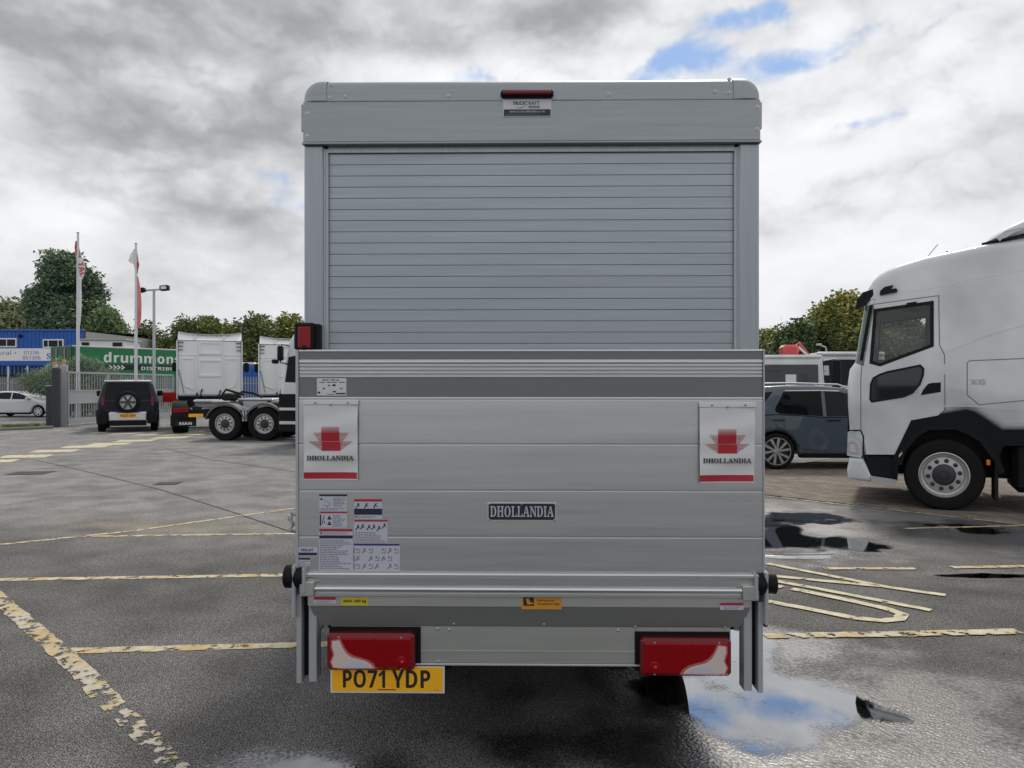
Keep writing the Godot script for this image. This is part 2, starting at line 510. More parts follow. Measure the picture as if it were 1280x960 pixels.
func _ready() -> void:
	# camera at eye height, lens shifted so that uprights stay upright
	var cam := Camera3D.new()
	cam.name = "camera"
	cam.projection = Camera3D.PROJECTION_FRUSTUM
	cam.near = 0.1; cam.far = 3000.0
	cam.size = 0.1
	cam.frustum_offset = Vector2(0.0, (HZ - 480.0) / F * 0.1)
	cam.position = Vector3(0, EYE, 0)
	add_child(cam); cam.current = true
	var env := Environment.new()
	env.background_mode = Environment.BG_SKY
	var sky := Sky.new()
	var pano := PanoramaSkyMaterial.new()
	pano.panorama = make_sky()
	sky.sky_material = pano
	env.sky = sky
	env.background_energy_multiplier = 1.0
	env.ambient_light_source = Environment.AMBIENT_SOURCE_SKY
	env.tonemap_mode = Environment.TONE_MAPPER_LINEAR
	env.tonemap_exposure = 1.2
	env.sdfgi_enabled = true; env.ssao_enabled = true; env.ssil_enabled = true
	var we := WorldEnvironment.new()
	we.name = "world"; we.environment = env
	add_child(we)
	var sun := DirectionalLight3D.new()
	sun.name = "sun"
	sun.light_energy = 0.6
	sun.light_color = Color(1.0, 0.96, 0.9)
	sun.light_angular_distance = 10.0
	sun.shadow_enabled = true
	sun.rotation_degrees = Vector3(-52, 162, 0)     # high, ahead of the camera and a little to the right
	add_child(sun)
	make_materials()
	build_ground()
	build_water()
	build_lines()
	build_paving()
	build_covers()
	build_far_left()
	build_trees()
	build_gate()
	build_poles()
	build_tractors_left()
	build_left_cars()
	build_far_lorries()
	build_suv()
	build_tractor_right()
	build_van()

# ---------------------------------------------------------------- ground
func axis_lines(lo: float, a: float, b: float, hi: float, step: float) -> Array:
	var r := []
	var s := step
	var t := a
	while t > lo:
		s *= 1.35; t -= s
		r.push_front(maxf(t, lo))
	t = a
	while t < b:
		r.append(t); t += step
	s = step
	while t < hi:
		r.append(t); s *= 1.35; t += s
	r.append(hi)
	return r
func build_ground() -> void:
	var n := FastNoiseLite.new()
	n.seed = 40; n.frequency = 0.16; n.fractal_octaves = 5
	var n2 := noise(44, 0.9, 3, 0.5, 0.8, 0.6)
	var xs := axis_lines(-900, -22, 14, 900, 0.22)
	var zs := axis_lines(-1200, -32, -1.0, 60, 0.22)
	var v := PackedVector3Array(); var c := PackedColorArray(); var nn := PackedVector3Array(); var ix := PackedInt32Array()
	for z in zs:
		for x in xs:
			v.append(Vector3(x, 0, z)); nn.append(Vector3.UP)
			var t := n.get_noise_2d(x, z)
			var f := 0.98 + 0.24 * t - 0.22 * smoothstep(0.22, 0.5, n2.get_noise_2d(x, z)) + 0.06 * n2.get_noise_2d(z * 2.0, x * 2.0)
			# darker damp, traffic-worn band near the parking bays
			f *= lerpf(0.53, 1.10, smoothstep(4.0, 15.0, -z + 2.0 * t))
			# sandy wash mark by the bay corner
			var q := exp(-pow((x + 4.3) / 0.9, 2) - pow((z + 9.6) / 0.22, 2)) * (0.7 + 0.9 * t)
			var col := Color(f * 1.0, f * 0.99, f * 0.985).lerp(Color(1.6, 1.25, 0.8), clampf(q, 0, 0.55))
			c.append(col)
	var w := xs.size()
	for j in zs.size() - 1:
		for i in w - 1:
			var a := j * w + i
			ix.append_array([a, a + 1, a + w + 1, a, a + w + 1, a + w])
	var arr := []
	arr.resize(Mesh.ARRAY_MAX)
	arr[Mesh.ARRAY_VERTEX] = v; arr[Mesh.ARRAY_NORMAL] = nn; arr[Mesh.ARRAY_COLOR] = c; arr[Mesh.ARRAY_INDEX] = ix
	var m := ArrayMesh.new()
	m.add_surface_from_arrays(Mesh.PRIMITIVE_TRIANGLES, arr)
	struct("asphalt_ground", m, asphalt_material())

func blob(x: float, d: float, l: Array) -> float:
	var best := -1.0
	for a in l:
		var ax: float = (x - a[0]) / a[2]
		var ad: float = (d - a[1]) / a[3]
		if absf(ax) < 2.5 and absf(ad) < 2.5:
			best = maxf(best, 1.0 - ax * ax - ad * ad)
	return best
func build_water() -> void:
	var size := 1280
	var span := 10.0
	var ox := -1.6
	var od := 2.9
	var warp := FastNoiseLite.new()
	warp.seed = 61; warp.frequency = 1.3; warp.fractal_octaves = 5
	var speck := FastNoiseLite.new()
	speck.seed = 62; speck.frequency = 48.0; speck.fractal_octaves = 2
	var pools := [[1.47, 4.24, 0.52, 0.64], [1.45, 5.0, 0.33, 0.55], [1.05, 4.5, 0.3, 0.32], [1.70, 4.2, 0.2, 0.3], [-0.89, 3.46, 0.22, 0.16],
		[3.05, 8.9, 0.62, 0.75], [3.7, 8.5, 0.42, 0.45], [3.9, 10.2, 0.55, 0.5], [2.95, 7.9, 0.4, 0.2], [5.6, 9.4, 0.5, 0.3], [4.55, 7.05, 0.55, 0.10], [5.1, 7.0, 0.5, 0.09], [3.3, 9.6, 0.4, 0.4]]
	var wets := [[1.75, 3.9, 1.75, 1.45], [-0.9, 3.4, 0.5, 0.35], [3.4, 9.7, 1.4, 2.3], [5.4, 8.9, 1.6, 1.1], [4.9, 7.1, 1.3, 0.28], [1.9, 5.1, 0.6, 0.5]]
	var dry := [[9.3, 13.70, 0.18, 0.05]]
	var pa := PackedByteArray(); pa.resize(size * size * 4)
	var wa := PackedByteArray(); wa.resize(size * size * 4)
	var bu := PackedByteArray(); bu.resize(size * size)
	for j in size:
		var d := od + (j + 0.5) * span / size
		for i in size:
			var x := ox + (i + 0.5) * span / size
			var o := (j * size + i) * 4
			var g := speck.get_noise_2d(x, d)
			bu[j * size + i] = int(clampf(0.5 + 0.7 * g, 0, 1) * 255)
			var b := blob(x, d, pools)
			var w := blob(x, d, wets)
			if w < -0.9 and b < -0.9: continue
			var n := warp.get_noise_2d(x, d)
			var p := smoothstep(0.0, 1.0, (b + 1.5 * n + 0.10 + 0.30 * g) * 1.7)
			var hole := blob(x, d, dry)
			if hole > -0.9: p *= clampf(0.2 - (hole + 0.8 * n + 0.3 * g) * 4.0, 0, 1)
			var we := clampf((w + 1.0 * n + 0.10 + 0.5 * g) * 1.1, 0, 1)
			pa[o] = 172; pa[o + 1] = 174; pa[o + 2] = 176; pa[o + 3] = int(p * 250)
			var dk := 0.0
			if hole > -0.9: dk = clampf((hole + 0.8 * n + 0.3 * g) * 4.0, 0, 1)
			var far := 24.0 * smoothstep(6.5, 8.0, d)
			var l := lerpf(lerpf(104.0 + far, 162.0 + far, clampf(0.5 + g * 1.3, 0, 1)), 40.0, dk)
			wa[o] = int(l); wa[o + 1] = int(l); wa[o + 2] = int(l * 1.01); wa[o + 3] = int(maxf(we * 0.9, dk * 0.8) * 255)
	var bump := Image.create_from_data(size, size, false, Image.FORMAT_L8, bu)
	bump.convert(Image.FORMAT_RGBA8)
	bump.bump_map_to_normal_map(1.6)
	var pool := mat("puddle_water", 1, 1, 1, 0.02, 1.0)
	pool.albedo_texture = tex(Image.create_from_data(size, size, false, Image.FORMAT_RGBA8, pa))
	pool.transparency = BaseMaterial3D.TRANSPARENCY_ALPHA
	var film := mat("wet_asphalt", 1, 1, 1, 0.36, 1.0)
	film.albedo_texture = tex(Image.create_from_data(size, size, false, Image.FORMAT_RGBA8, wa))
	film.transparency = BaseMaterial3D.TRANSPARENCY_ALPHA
	film.normal_enabled = true; film.normal_texture = tex(bump); film.normal_scale = 0.2
	for set_ in [["wet_patch", wa, film, 0.003, [[-9.0, 2.45, 0.0, 6.3], [2.45, 99.0, 0.0, 6.0], [-9.0, 99.0, 6.3, 99.0]]], ["puddle", pa, pool, 0.006, [[-9.0, 0.0, 0.0, 6.0], [0.0, 9.0, 0.0, 6.3], [0.0, 9.0, 6.3, 99.0]]]]:
		for zone in set_[4]:
			var mb := MB.new()
			var cell := 0.1
			var cnt := int(span / cell)
			var step := int(size / cnt)
			for cj in cnt:
				for ci in cnt:
					var x0 := ox + ci * cell
					var d0 := od + cj * cell
					if x0 < zone[0] or x0 >= zone[1] or d0 < zone[2] or d0 >= zone[3]: continue
					var any := false
					for sj in range(0, step + 1, 2):
						for si in range(0, step + 1, 2):
							if set_[1][((int(cj * size / float(cnt)) + sj) * size + int(ci * size / float(cnt)) + si) * 4 + 3] > 2: any = true
						if any: break
					if not any: continue
					var y: float = set_[3]
					mb.quad(Vector3(x0, y, -d0), Vector3(x0 + cell, y, -d0), Vector3(x0 + cell, y, -d0 - cell), Vector3(x0, y, -d0 - cell))
					var u0 := (x0 - ox) / span
					var v0 := (d0 - od) / span
					var e := cell / span
					for q in [[0, 0], [1, 0], [1, 1], [0, 0], [1, 1], [0, 1]]: mb.uv.append(Vector2(u0 + q[0] * e, v0 + q[1] * e))
			if mb.v.size(): struct(set_[0], mb, set_[2])

# ---------------------------------------------------------------- painted lines
func paint_material(called: String, wear: float, tint_a: Color, tint_b: Color, sd: int) -> StandardMaterial3D:
	var size := 768
	var n := FastNoiseLite.new()
	n.seed = sd; n.frequency = 0.010; n.fractal_octaves = 6; n.fractal_gain = 0.62
	var crack := FastNoiseLite.new()
	crack.seed = sd + 1; crack.noise_type = FastNoiseLite.TYPE_CELLULAR; crack.frequency = 0.016; crack.cellular_return_type = FastNoiseLite.RETURN_DISTANCE2_SUB; crack.cellular_distance_function = FastNoiseLite.DISTANCE_EUCLIDEAN
	crack.domain_warp_enabled = true; crack.domain_warp_amplitude = 14.0; crack.domain_warp_frequency = 0.03
	var tone := FastNoiseLite.new()
	tone.seed = sd + 2; tone.frequency = 0.006; tone.fractal_octaves = 4
	var a := n.get_seamless_image(size, size).get_data()
	var t := tone.get_seamless_image(size, size).get_data()
	var k := crack.get_seamless_image(size, size).get_data()
	var out := PackedByteArray(); out.resize(size * size * 4)
	for i in size * size:
		var f := a[i] / 255.0
		var al := smoothstep(wear - 0.05, wear + 0.05, f)
		if wear > 0.2: al *= smoothstep(0.02, 0.10 * wear * 2.0, k[i] / 255.0 + (f - wear) * 0.4)
		var col := tint_a.lerp(tint_b, smoothstep(0.42, 0.58, t[i] / 255.0)) * lerpf(0.78, 1.05, f)
		out[i * 4] = int(clampf(col.r, 0, 1) * 255); out[i * 4 + 1] = int(clampf(col.g, 0, 1) * 255); out[i * 4 + 2] = int(clampf(col.b, 0, 1) * 255); out[i * 4 + 3] = int(al * 255)
	var m := mat(called, 1, 1, 1, 0.75)
	m.albedo_texture = tex(Image.create_from_data(size, size, false, Image.FORMAT_RGBA8, out))
	m.transparency = BaseMaterial3D.TRANSPARENCY_ALPHA
	return m
func line_quad(mb: MB, a: Vector3, b: Vector3, c: Vector3, d: Vector3) -> void:
	var q := [a, b, c, d]
	for i in 4: q[i].y = 0.009 if a.x > 0.6 else 0.004
	mb.quad(q[0], q[1], q[2], q[3])
	for i in [0, 1, 2, 0, 2, 3]: mb.uv.append(Vector2(q[i].x, q[i].z) * 0.9)
func stripe(called: String, path: Array, width: float, m) -> void:
	var mb := MB.new()
	var fine := [path[0]]
	for i in path.size() - 1:
		var steps := clampi(int(path[i].distance_to(path[i + 1]) / 0.07), 1, 160)
		for k in steps: fine.append(path[i].lerp(path[i + 1], float(k + 1) / steps))
	var r := RandomNumberGenerator.new()
	r.seed = int(absf(path[0].x) * 1000.0) + 7
	var rings := []
	for i in fine.size():
		var d: Vector3 = (fine[mini(i + 1, fine.size() - 1)] - fine[maxi(i - 1, 0)]).normalized()
		var n := Vector3(-d.z, 0, d.x) * width / 2
		rings.append([fine[i] - n * r.randf_range(0.84, 1.08), fine[i] + n * r.randf_range(0.84, 1.08)])
	for i in fine.size() - 1:
		line_quad(mb, rings[i][0], rings[i + 1][0], rings[i + 1][1], rings[i][1])
	struct(called, mb, m)
func build_lines() -> void:
	var cream := Color(0.76, 0.735, 0.65)
	var ochre := Color(0.75, 0.665, 0.49)
	var light := paint_material("bay_paint", 0.33, ochre, cream, 100)
	var worn := paint_material("worn_bay_paint", 0.40, Color(0.73, 0.655, 0.49), Color(0.73, 0.71, 0.65), 140)
	var pale := paint_material("pale_paint", 0.20, Color(0.80, 0.77, 0.65), Color(0.82, 0.79, 0.68), 180)
	stripe("bay_line", [gp(-220, 708), gp(0, 681), gp(165, 664), gp(300, 645), gp(372, 635)], 0.09, light)
	stripe("bay_line", [gp(88, 671), gp(500, 665.5)], 0.09, light)
	stripe("bay_line", [gp(-300, 727), gp(0, 725), gp(367, 719), gp(520, 717)], 0.11, light)
	stripe("bay_line", [gp(84, 814), gp(405, 806), gp(900, 797)], 0.115, light)
	stripe("bay_line", [gp(955, 796), gp(1110, 794), gp(1278, 790)], 0.115, light)
	stripe("bay_line", [gp(-90, 668), gp(0, 750), gp(88, 826), gp(130, 869)], 0.135, worn)
	stripe("bay_line", [gp(130.3, 869.3), gp(235, 975), gp(300, 1040)], 0.125, paint_material("broken_bay_paint", 0.52, Color(0.70, 0.64, 0.50), Color(0.72, 0.70, 0.65), 240))
	stripe("bay_line", [gp(1030, 711.5), gp(1144, 711.5)], 0.09, light)
	stripe("bay_line", [gp(1190, 710), gp(1420, 707)], 0.09, light)
	stripe("bay_line", [gp(1130, 661.5), gp(1285, 657.5)], 0.07, light)
	stripe("paving_edge_line", [gp(930, 617.5), gp(1060, 632), gp(1190, 646.5), gp(1300, 659)], 0.07, light)
	# joints between old and new tarmac
	var joint := mat("tarmac_joint", 0.022, 0.022, 0.023, 0.9)
	stripe("tarmac_joint", [gp(40, 574), gp(110, 590), gp(200, 612), gp(290, 640), gp(372, 668)], 0.022, joint)
	stripe("tarmac_joint", [gp(205, 560), gp(260, 574), gp(372, 590)], 0.025, joint)
	stripe("tarmac_joint", [gp(-40, 640), gp(90, 618), gp(200, 612)], 0.014, joint)
	# long letters on the ground
	stripe("ground_letter_stroke", [gp(959, 705.5), gp(1035, 720), gp(1110, 735), gp(1182, 745)], 0.085, pale)
	stripe("ground_letter_stroke", [gp(964, 720.5), gp(1030, 727), gp(1100, 733.5)], 0.085, pale)
	stripe("ground_letter_stroke", [gp(964, 726), gp(1060, 744), gp(1164, 764)], 0.085, pale)
	stripe("ground_letter_stroke", [gp(990, 737), gp(1060, 751), gp(1108, 762), gp(1128, 769), gp(1124, 775), gp(1104, 777), gp(1065, 773), gp(1010, 762), gp(956, 752)], 0.095, pale)
	stripe("ground_letter_stroke", [gp(930, 728), gp(968, 733), gp(978, 735)], 0.085, pale)
	# hatching dashes before the gate
	for q in [[56, 86, 538.5, 1.3], [81, 111, 539.7, 1.3], [105, 142, 541, 1.4], [131, 180, 542, 1.6], [163, 208, 543.4, 1.6], [186, 242, 547, 2.2], [139, 199, 551, 2.4], [107, 167, 555, 2.8], [74, 141, 558.3, 3.0], [35, 101, 563.8, 3.2], [-4, 68, 570.5, 3.6], [-60, 26, 576.5, 3.6], [197, 262, 543.8, 1.8], [222, 275, 541.2, 1.5]]:
		var mb := MB.new()
		var h: float = q[3]
		line_quad(mb, gp(q[0], q[2] + h / 2 + 0.5), gp(q[1] - 12, q[2] + h / 2 - 0.5), gp(q[1], q[2] - h / 2 - 0.5), gp(q[0] + 12, q[2] - h / 2 + 0.5))
		struct("hatching_dash", mb, pale)
	stripe("kerb_side_line", [gp(-40, 545), gp(0, 542.5), gp(60, 537.5)], 0.1, pale)

# ---------------------------------------------------------------- brick paving beside the bays
func build_paving() -> void:
	var a := gp(925, 616)
	var b := gp(1310, 659.5)
	var dir := (b - a).normalized()
	var side := Vector3(dir.z, 0, -dir.x)      # away from the camera
	if side.z > 0: side = -side
	var basis := Basis(dir, Vector3.UP, dir.cross(Vector3.UP))
	var length := 9.5
	var depth := 15.0
	var bed := mat("paving_sand", 0.045, 0.04, 0.034, 0.95)
	var mb := MB.new()
	var p0 := a - dir * 1.5
	mb.quad(p0 + Vector3(0, 0.005, 0), p0 + dir * (length + 3) + Vector3(0, 0.005, 0), p0 + dir * (length + 3) + side * depth + Vector3(0, 0.005, 0), p0 + side * depth + Vector3(0, 0.005, 0))
	var root := struct("brick_paving", mb, bed)
	var shapes := []
	for k in 3:
		var s := MB.new()
		var h := Vector3(0.0985, 0.0, 0.0485)
		var t := 0.006
		var tilt := [0.0, 0.0012, -0.001][k] as float
		var lo := [Vector3(-h.x, 0, -h.z), Vector3(h.x, 0, -h.z), Vector3(h.x, 0, h.z), Vector3(-h.x, 0, h.z)]
		var mi := []
		var hi := []
		for q in lo:
			mi.append(Vector3(q.x, 0.012, q.z))
			hi.append(Vector3(q.x - signf(q.x) * t, 0.017 + tilt * signf(q.x), q.z - signf(q.z) * t))
		s.quad(hi[3], hi[2], hi[1], hi[0])
		for i in 4:
			var j := (i + 1) % 4
			s.quad(lo[j], lo[i], mi[i], mi[j]); s.quad(mi[j], mi[i], hi[i], hi[j])
		shapes.append(s.commit(0.0))
	var tones := [mat("brick_tan", 0.17, 0.145, 0.12, 0.85), mat("brick_grey", 0.13, 0.12, 0.11, 0.85), mat("brick_brown", 0.145, 0.115, 0.095, 0.85), mat("brick_pale", 0.2, 0.175, 0.15, 0.85)]
	var spots := []
	var r := RandomNumberGenerator.new()
	r.seed = 12
	var rows := int(depth / 0.1)
	for j in rows:
		for i in int((length + 2.8) / 0.2):
			var p := p0 + dir * (0.1 + i * 0.2 + (0.1 if j % 2 else 0.0)) + side * (0.05 + j * 0.1)
			if p.z > -8.0 or p.z < -21.0: continue
			p.y = 0.006
			spots.append([p, r.randi_range(0, 2), r.randi_range(0, 3), p.distance_to(Vector3(4.3, 0, -5.0)) + 0.0])
	spots.sort_custom(func(u, w): return u[3] < w[3])
	for i in mini(300, spots.size()):
		var o := part("brick", shapes[spots[i][1]], tones[spots[i][2]], root)
		o.transform = Transform3D(basis, spots[i][0])
	for t in 4:
		var l := spots.slice(300).filter(func(u): return u[2] == t)
		var mm := MultiMesh.new()
		mm.transform_format = MultiMesh.TRANSFORM_3D
		mm.mesh = shapes[0]; mm.instance_count = l.size()
		for i in l.size(): mm.set_instance_transform(i, Transform3D(basis, l[i][0]))
		var o := MultiMeshInstance3D.new()
		o.multimesh = mm; o.material_override = tones[t]; o.name = numbered("far_bricks", root)
		root.add_child(o, true)
		stuff(o)
func build_covers() -> void:
	for q in [[38, 591.5, 0.62, 0.5, "shallow square manhole cover flush with the asphalt near the left edge"], [210, 604.5, 0.3, 0.28, "tiny iron stopcock cover flush in the middle of the yard"]]:
		var p := gp(q[0], q[1])
		var t := thing("manhole_cover", q[4], "manhole cover", p, 8)
		var mb := MB.new()
		mb.span(-q[2] / 2, q[2] / 2, 0.001, 0.008, -q[3] / 2, q[3] / 2, 0.003)
		part("lid", mb, M.cast_iron, t)
		var fr := MB.new()
		for s in [-1, 1]:
			fr.span(s * (q[2] / 2 + 0.03) - 0.02, s * (q[2] / 2 + 0.03) + 0.02, 0.001, 0.006, -q[3] / 2 - 0.05, q[3] / 2 + 0.05)
			fr.span(-q[2] / 2 - 0.0095, q[2] / 2 + 0.0095, 0.001, 0.0055, s * (q[3] / 2 + 0.03) - 0.02, s * (q[3] / 2 + 0.03) + 0.02)
		part("frame", fr, M.cast_iron, t)

# ---------------------------------------------------------------- the box van in front
func sticker(called: String, van: Node3D, x0: float, x1: float, y0: float, y1: float, z: float, base) -> MeshInstance3D:
	return part(called, MB.new().span(x0, x1, y0, y1, z, z + 0.0012), base, van)
func bars(rects: Array, z: float, m, parent: Node, called := "print") -> void:
	var mb := MB.new()
	for r in rects: mb.span(r[0], r[1], r[2], r[3], z, z + 0.0008)
	part(called, mb, m, parent)
# figures such as pictograms: polygons on a sticker
func figures(polys: Array, z: float, m, parent: Node, called := "pictogram") -> void:
	var mb := MB.new()
	for p in polys: mb.plate(P2(p), flat, z + 0.0009, 0.0008)
	part(called, mb, m, parent)
func screw(mb: MB, p: Vector3, r := 0.007) -> void:
	mb.at(p).lathe([[r * 1.7, 0.0], [r * 1.7, 0.001], [r, 0.0015], [r * 0.7, 0.004], [0, 0.005]], 10)
	mb.at(Vector3.ZERO)
func text_rows(x0: float, x1: float, y0: float, y1: float, rows: int, seed_: int, thick := 0.35) -> Array:
	var r := RandomNumberGenerator.new()
	r.seed = seed_
	var out := []
	var pitch := (y1 - y0) / rows
	for i in rows:
		var x := x0
		var y := y1 - (i + 0.5) * pitch
		var end := lerpf(x0, x1, r.randf_range(0.55, 1.0))
		while x < end:
			var w := r.randf_range(0.006, 0.02)
			out.append([x, minf(x + w, end), y - pitch * thick / 2, y + pitch * thick / 2])
			x += w + 0.0035
	return out

func build_van() -> void:
	var van := thing("box_van", "silver box van seen from behind, closed roller shutter above its raised tail lift", "box van", Vector3(0.085, 0, -3.54), -0.9)
	var bx := func(px: float) -> float: return (px - 663.0) / 277.0
	var by := func(py: float) -> float: return EYE - (py - HZ) / 277.0
	var cx := func(px: float) -> float: return (px - 663.0) / 271.0
	var cy := func(py: float) -> float: return EYE - (py - HZ) / 271.0
	# box body
	for s in [-1.0, 1.0]:
		part("side_wall", MB.new().span(s * 1.046, s * 1.02, 0.74, 3.05, -4.1, -0.06), M.pearl_white, van)
	part("front_wall", MB.new().span(-1.018, 1.018, 0.74, 3.05, -4.1, -4.07), M.pearl_white, van)
	part("roof", MB.new().span(-1.045, 1.045, 3.055, 3.11, -4.12, -0.3, 0.02), M.pearl_white, van)
	part("load_floor", MB.new().span(-1.015, 1.015, 0.62, 0.735, -4.05, -0.03), M.chassis_black, van)
	part("corner_post", MB.new().span(-1.048, cx.call(403), 0.62, 2.862, -0.06, 0.0, 0.006), M.frame_aluminium, van)
	part("corner_post", MB.new().span(cx.call(922.5), 1.05, 0.62, 2.862, -0.06, 0.0, 0.006), M.frame_aluminium, van)
	part("shutter_channel", MB.new().span(cx.call(403.6), cx.call(408.6), 0.62, 2.85, -0.07, -0.012, 0.003).span(cx.call(403.4), cx.call(404.6), 0.62, 2.85, -0.05, -0.006), M.galvanised, van)
	part("shutter_channel", MB.new().span(cx.call(917.4), cx.call(922.2), 0.62, 2.85, -0.07, -0.012, 0.003).span(cx.call(921.2), cx.call(922.3), 0.62, 2.85, -0.05, -0.006), M.galvanised, van)
	# roller shutter: every slat a piece, slightly crowned
	var sl := MB.new()
	var w0: float = cx.call(408.8)
	var w1: float = cx.call(917.2)
	var half := (w1 - w0) / 2
	var pr := [[-0.0252, -0.012], [-0.0252, -0.0006], [-0.0246, 0.0], [0.0246, 0.0], [0.0252, -0.0006], [0.0252, -0.012]]
	for i in pr.size() - 1:
		sl.quad(Vector3(-half, pr[i][0], pr[i][1]), Vector3(half, pr[i][0], pr[i][1]), Vector3(half, pr[i + 1][0], pr[i + 1][1]), Vector3(-half, pr[i + 1][0], pr[i + 1][1]))
	var slat_mesh := sl.commit(3)
	for i in 30:
		var o := part("slat", slat_mesh, M.slat_aluminium, van)
		o.position = Vector3((w0 + w1) / 2, 2.806 - i * 0.0521, -0.03)
		o.rotation_degrees.x = [0.0, 0.5, -0.4, 0.2, -0.2][i % 5]
	part("shutter_backing", MB.new().span(w0, w1, 0.74, 2.85, -0.075, -0.05), M.chassis_black, van)
	# header: panel, rounded cap, corner caps, lip
	part("header_panel", MB.new().span(-1.05, 1.052, 2.872, 3.062, -0.10, 0.012, 0.004), M.header_aluminium, van)
	part("header_lip", MB.new().span(-1.053, 1.056, 2.860, 2.8715, -0.10, 0.022, 0.003), M.header_aluminium, van)
	part("header_shadow_gap", MB.new().span(-0.94, 0.94, 2.832, 2.8595, -0.09, -0.015), M.frame_aluminium, van)
	# the cap rolls over from the rear face on to the roof; its ends are rounded as well
	var cap := func(x_in: float, x_out: float, rad: float, grow: float) -> MB:
		var m := MB.new()
		var g := signf(x_out - x_in)
		var topy := 3.162 + grow
		var ring := func(o: float, zz: float) -> Array:
			var p := [Vector3(x_in, topy - o, zz)]
			if rad > 0.0:
				for k in 9:
					var t := PI / 2 - PI / 2 * k / 8.0
					p.append(Vector3(x_out + g * ((rad - o) * cos(t) - rad), topy - rad + (rad - o) * sin(t), zz))
				p.append(Vector3(x_out - g * o, 3.0635, zz))
			else:
				p.append(Vector3(x_out, topy - o, zz))
				p.append(Vector3(x_out, 3.0635, zz))
			return p
		var rings := [ring.call(0.0, -0.3)]
		for s in 9:
			var t := PI / 2 * s / 8.0
			rings.append(ring.call(0.045 * (1.0 - cos(t)), -0.031 + grow + 0.045 * sin(t)))
		var last := 1 if rad <= 0.0 else 10
		for s in rings.size() - 1:
			for i in last:
				if g > 0: m.quad(rings[s][i], rings[s + 1][i], rings[s + 1][i + 1], rings[s][i + 1])
				else: m.quad(rings[s][i + 1], rings[s + 1][i + 1], rings[s + 1][i], rings[s][i])
		var f: Array = rings[-1]
		var c := Vector3(x_in, 3.0635, f[0].z)
		for i in f.size() - 1:
			if g > 0: m.tri(c, f[i + 1], f[i])
			else: m.tri(c, f[i], f[i + 1])
		return m
	part("roof_cap", cap.call(-0.94, 0.928, 0.0, 0.0), M.header_aluminium, van, 30)
	part("corner_cap", cap.call(-0.9395, -1.053, 0.085, 0.003), M.header_aluminium, van, 30)
	part("corner_cap", cap.call(0.9275, 1.056, 0.085, 0.003), M.header_aluminium, van, 30)
	var sc := MB.new()
	for q in [[432, 121], [561, 121], [760, 120], [892, 117.5], [413, 106], [909, 103], [413, 122], [909, 119]]: screw(sc, Vector3(cx.call(q[0]), cy.call(q[1]), 0.015), 0.0055)
	for q in [[384, 142], [384, 170], [944, 137], [944, 164]]: screw(sc, Vector3(cx.call(q[0]), cy.call(q[1]), 0.0122), 0.0065)
	part("header_screws", sc, M.steel, van)
	for s in [-1.0, 1.0]:
		part("side_strap", MB.new().span(s * 1.052, s * 1.064, 2.93, 3.055, -0.1, -0.004, 0.003), M.galvanised, van)
	# high brake light
	var hb := part("brake_light", MB.new().span(cx.call(626), cx.call(691.5), cy.call(124.5), cy.call(115.5), 0.0, 0.04, 0.009), M.black_plastic, van)
	var hl := MB.new().span(cx.call(629), cx.call(688.5), cy.call(122.5), cy.call(116.5), 0.03, 0.047, 0.006)
	for k in 16: hl.span(cx.call(631 + k * 3.5), cx.call(632 + k * 3.5), cy.call(121.8), cy.call(117.2), 0.0465, 0.0485)
	part("lens", hl, M.dark_red_lens, hb)
	# body builder's plate
	var mp := part("maker_plate", MB.new().span(cx.call(629), cx.call(689), cy.call(147.5), cy.call(126), 0.0125, 0.016, 0.001), M.print_white, van)
	bars([[cx.call(630), cx.call(688), cy.call(146.5), cy.call(138.5)]], 0.0162, M.print_navy, mp, "blue_band")
	lettering("TRUCK", cx.call(641), cx.call(656), cy.call(133), cy.call(128.5), 0.0162, M.print_navy, mp, "Droid Sans", true)
	lettering("CRAFT", cx.call(656.5), cx.call(674.5), cy.call(133), cy.call(128.5), 0.0162, M.print_blue, mp)
	lettering("BODIES", cx.call(661), cx.call(674.5), cy.call(137), cy.call(134), 0.0162, M.print_navy, mp, "Droid Sans", true)
	lettering("www.truckcraftbodies.co.uk", cx.call(637), cx.call(681), cy.call(142.5), cy.call(139.7), 0.0172, M.print_white, mp)
	bars(text_rows(cx.call(633), cx.call(686), cy.call(146), cy.call(143), 1, 3, 0.3), 0.0172, M.print_grey, mp)
	figures([[[cx.call(643), cy.call(137)], [cx.call(652), cy.call(136)], [cx.call(659), cy.call(134)], [cx.call(652), cy.call(136.8)]]], 0.0162, M.print_blue, mp, "swoosh")
	# marker lamp at the left corner
	var ml := part("marker_lamp", MB.new().span(cx.call(371.5), cx.call(396), cy.call(438), cy.call(404.5), -0.04, 0.07, 0.008).span(cx.call(394), cx.call(402), cy.call(438), cy.call(405.5), -0.03, 0.05, 0.006), M.black_plastic, van)
	part("lens", MB.new().span(cx.call(377), cx.call(392.5), cy.call(436), cy.call(409.5), 0.062, 0.077, 0.004), M.red_lens, ml)
	part("bulb_holder", MB.new().at(Vector3(cx.call(385), cy.call(435.5), 0.0765)).lathe([[0.012, 0], [0.012, 0.002], [0.006, 0.003], [0, 0.0034]], 14), M.black_plastic, ml)

	# ---- tail lift platform, raised
	var z := 0.075
	var L := -1.05
	var R := 1.042
	var core := part("platform", MB.new().span(L + 0.003, R - 0.003, by.call(716), by.call(437.6), 0.045, 0.0715), M.platform_aluminium, van)
	part("top_edge", MB.new().span(L, R, by.call(439.3), by.call(437), 0.03, z + 0.004, 0.002), M.bright_edge, core)
	part("grip_strip", MB.new().span(L, R, by.call(449.0), by.call(439.5), 0.06, z, 0.0015), M.dark_strip, core)
	part("grip_strip", MB.new().span(L, R, by.call(496.2), by.call(472.4), 0.06, z, 0.0015), M.dark_strip, core)
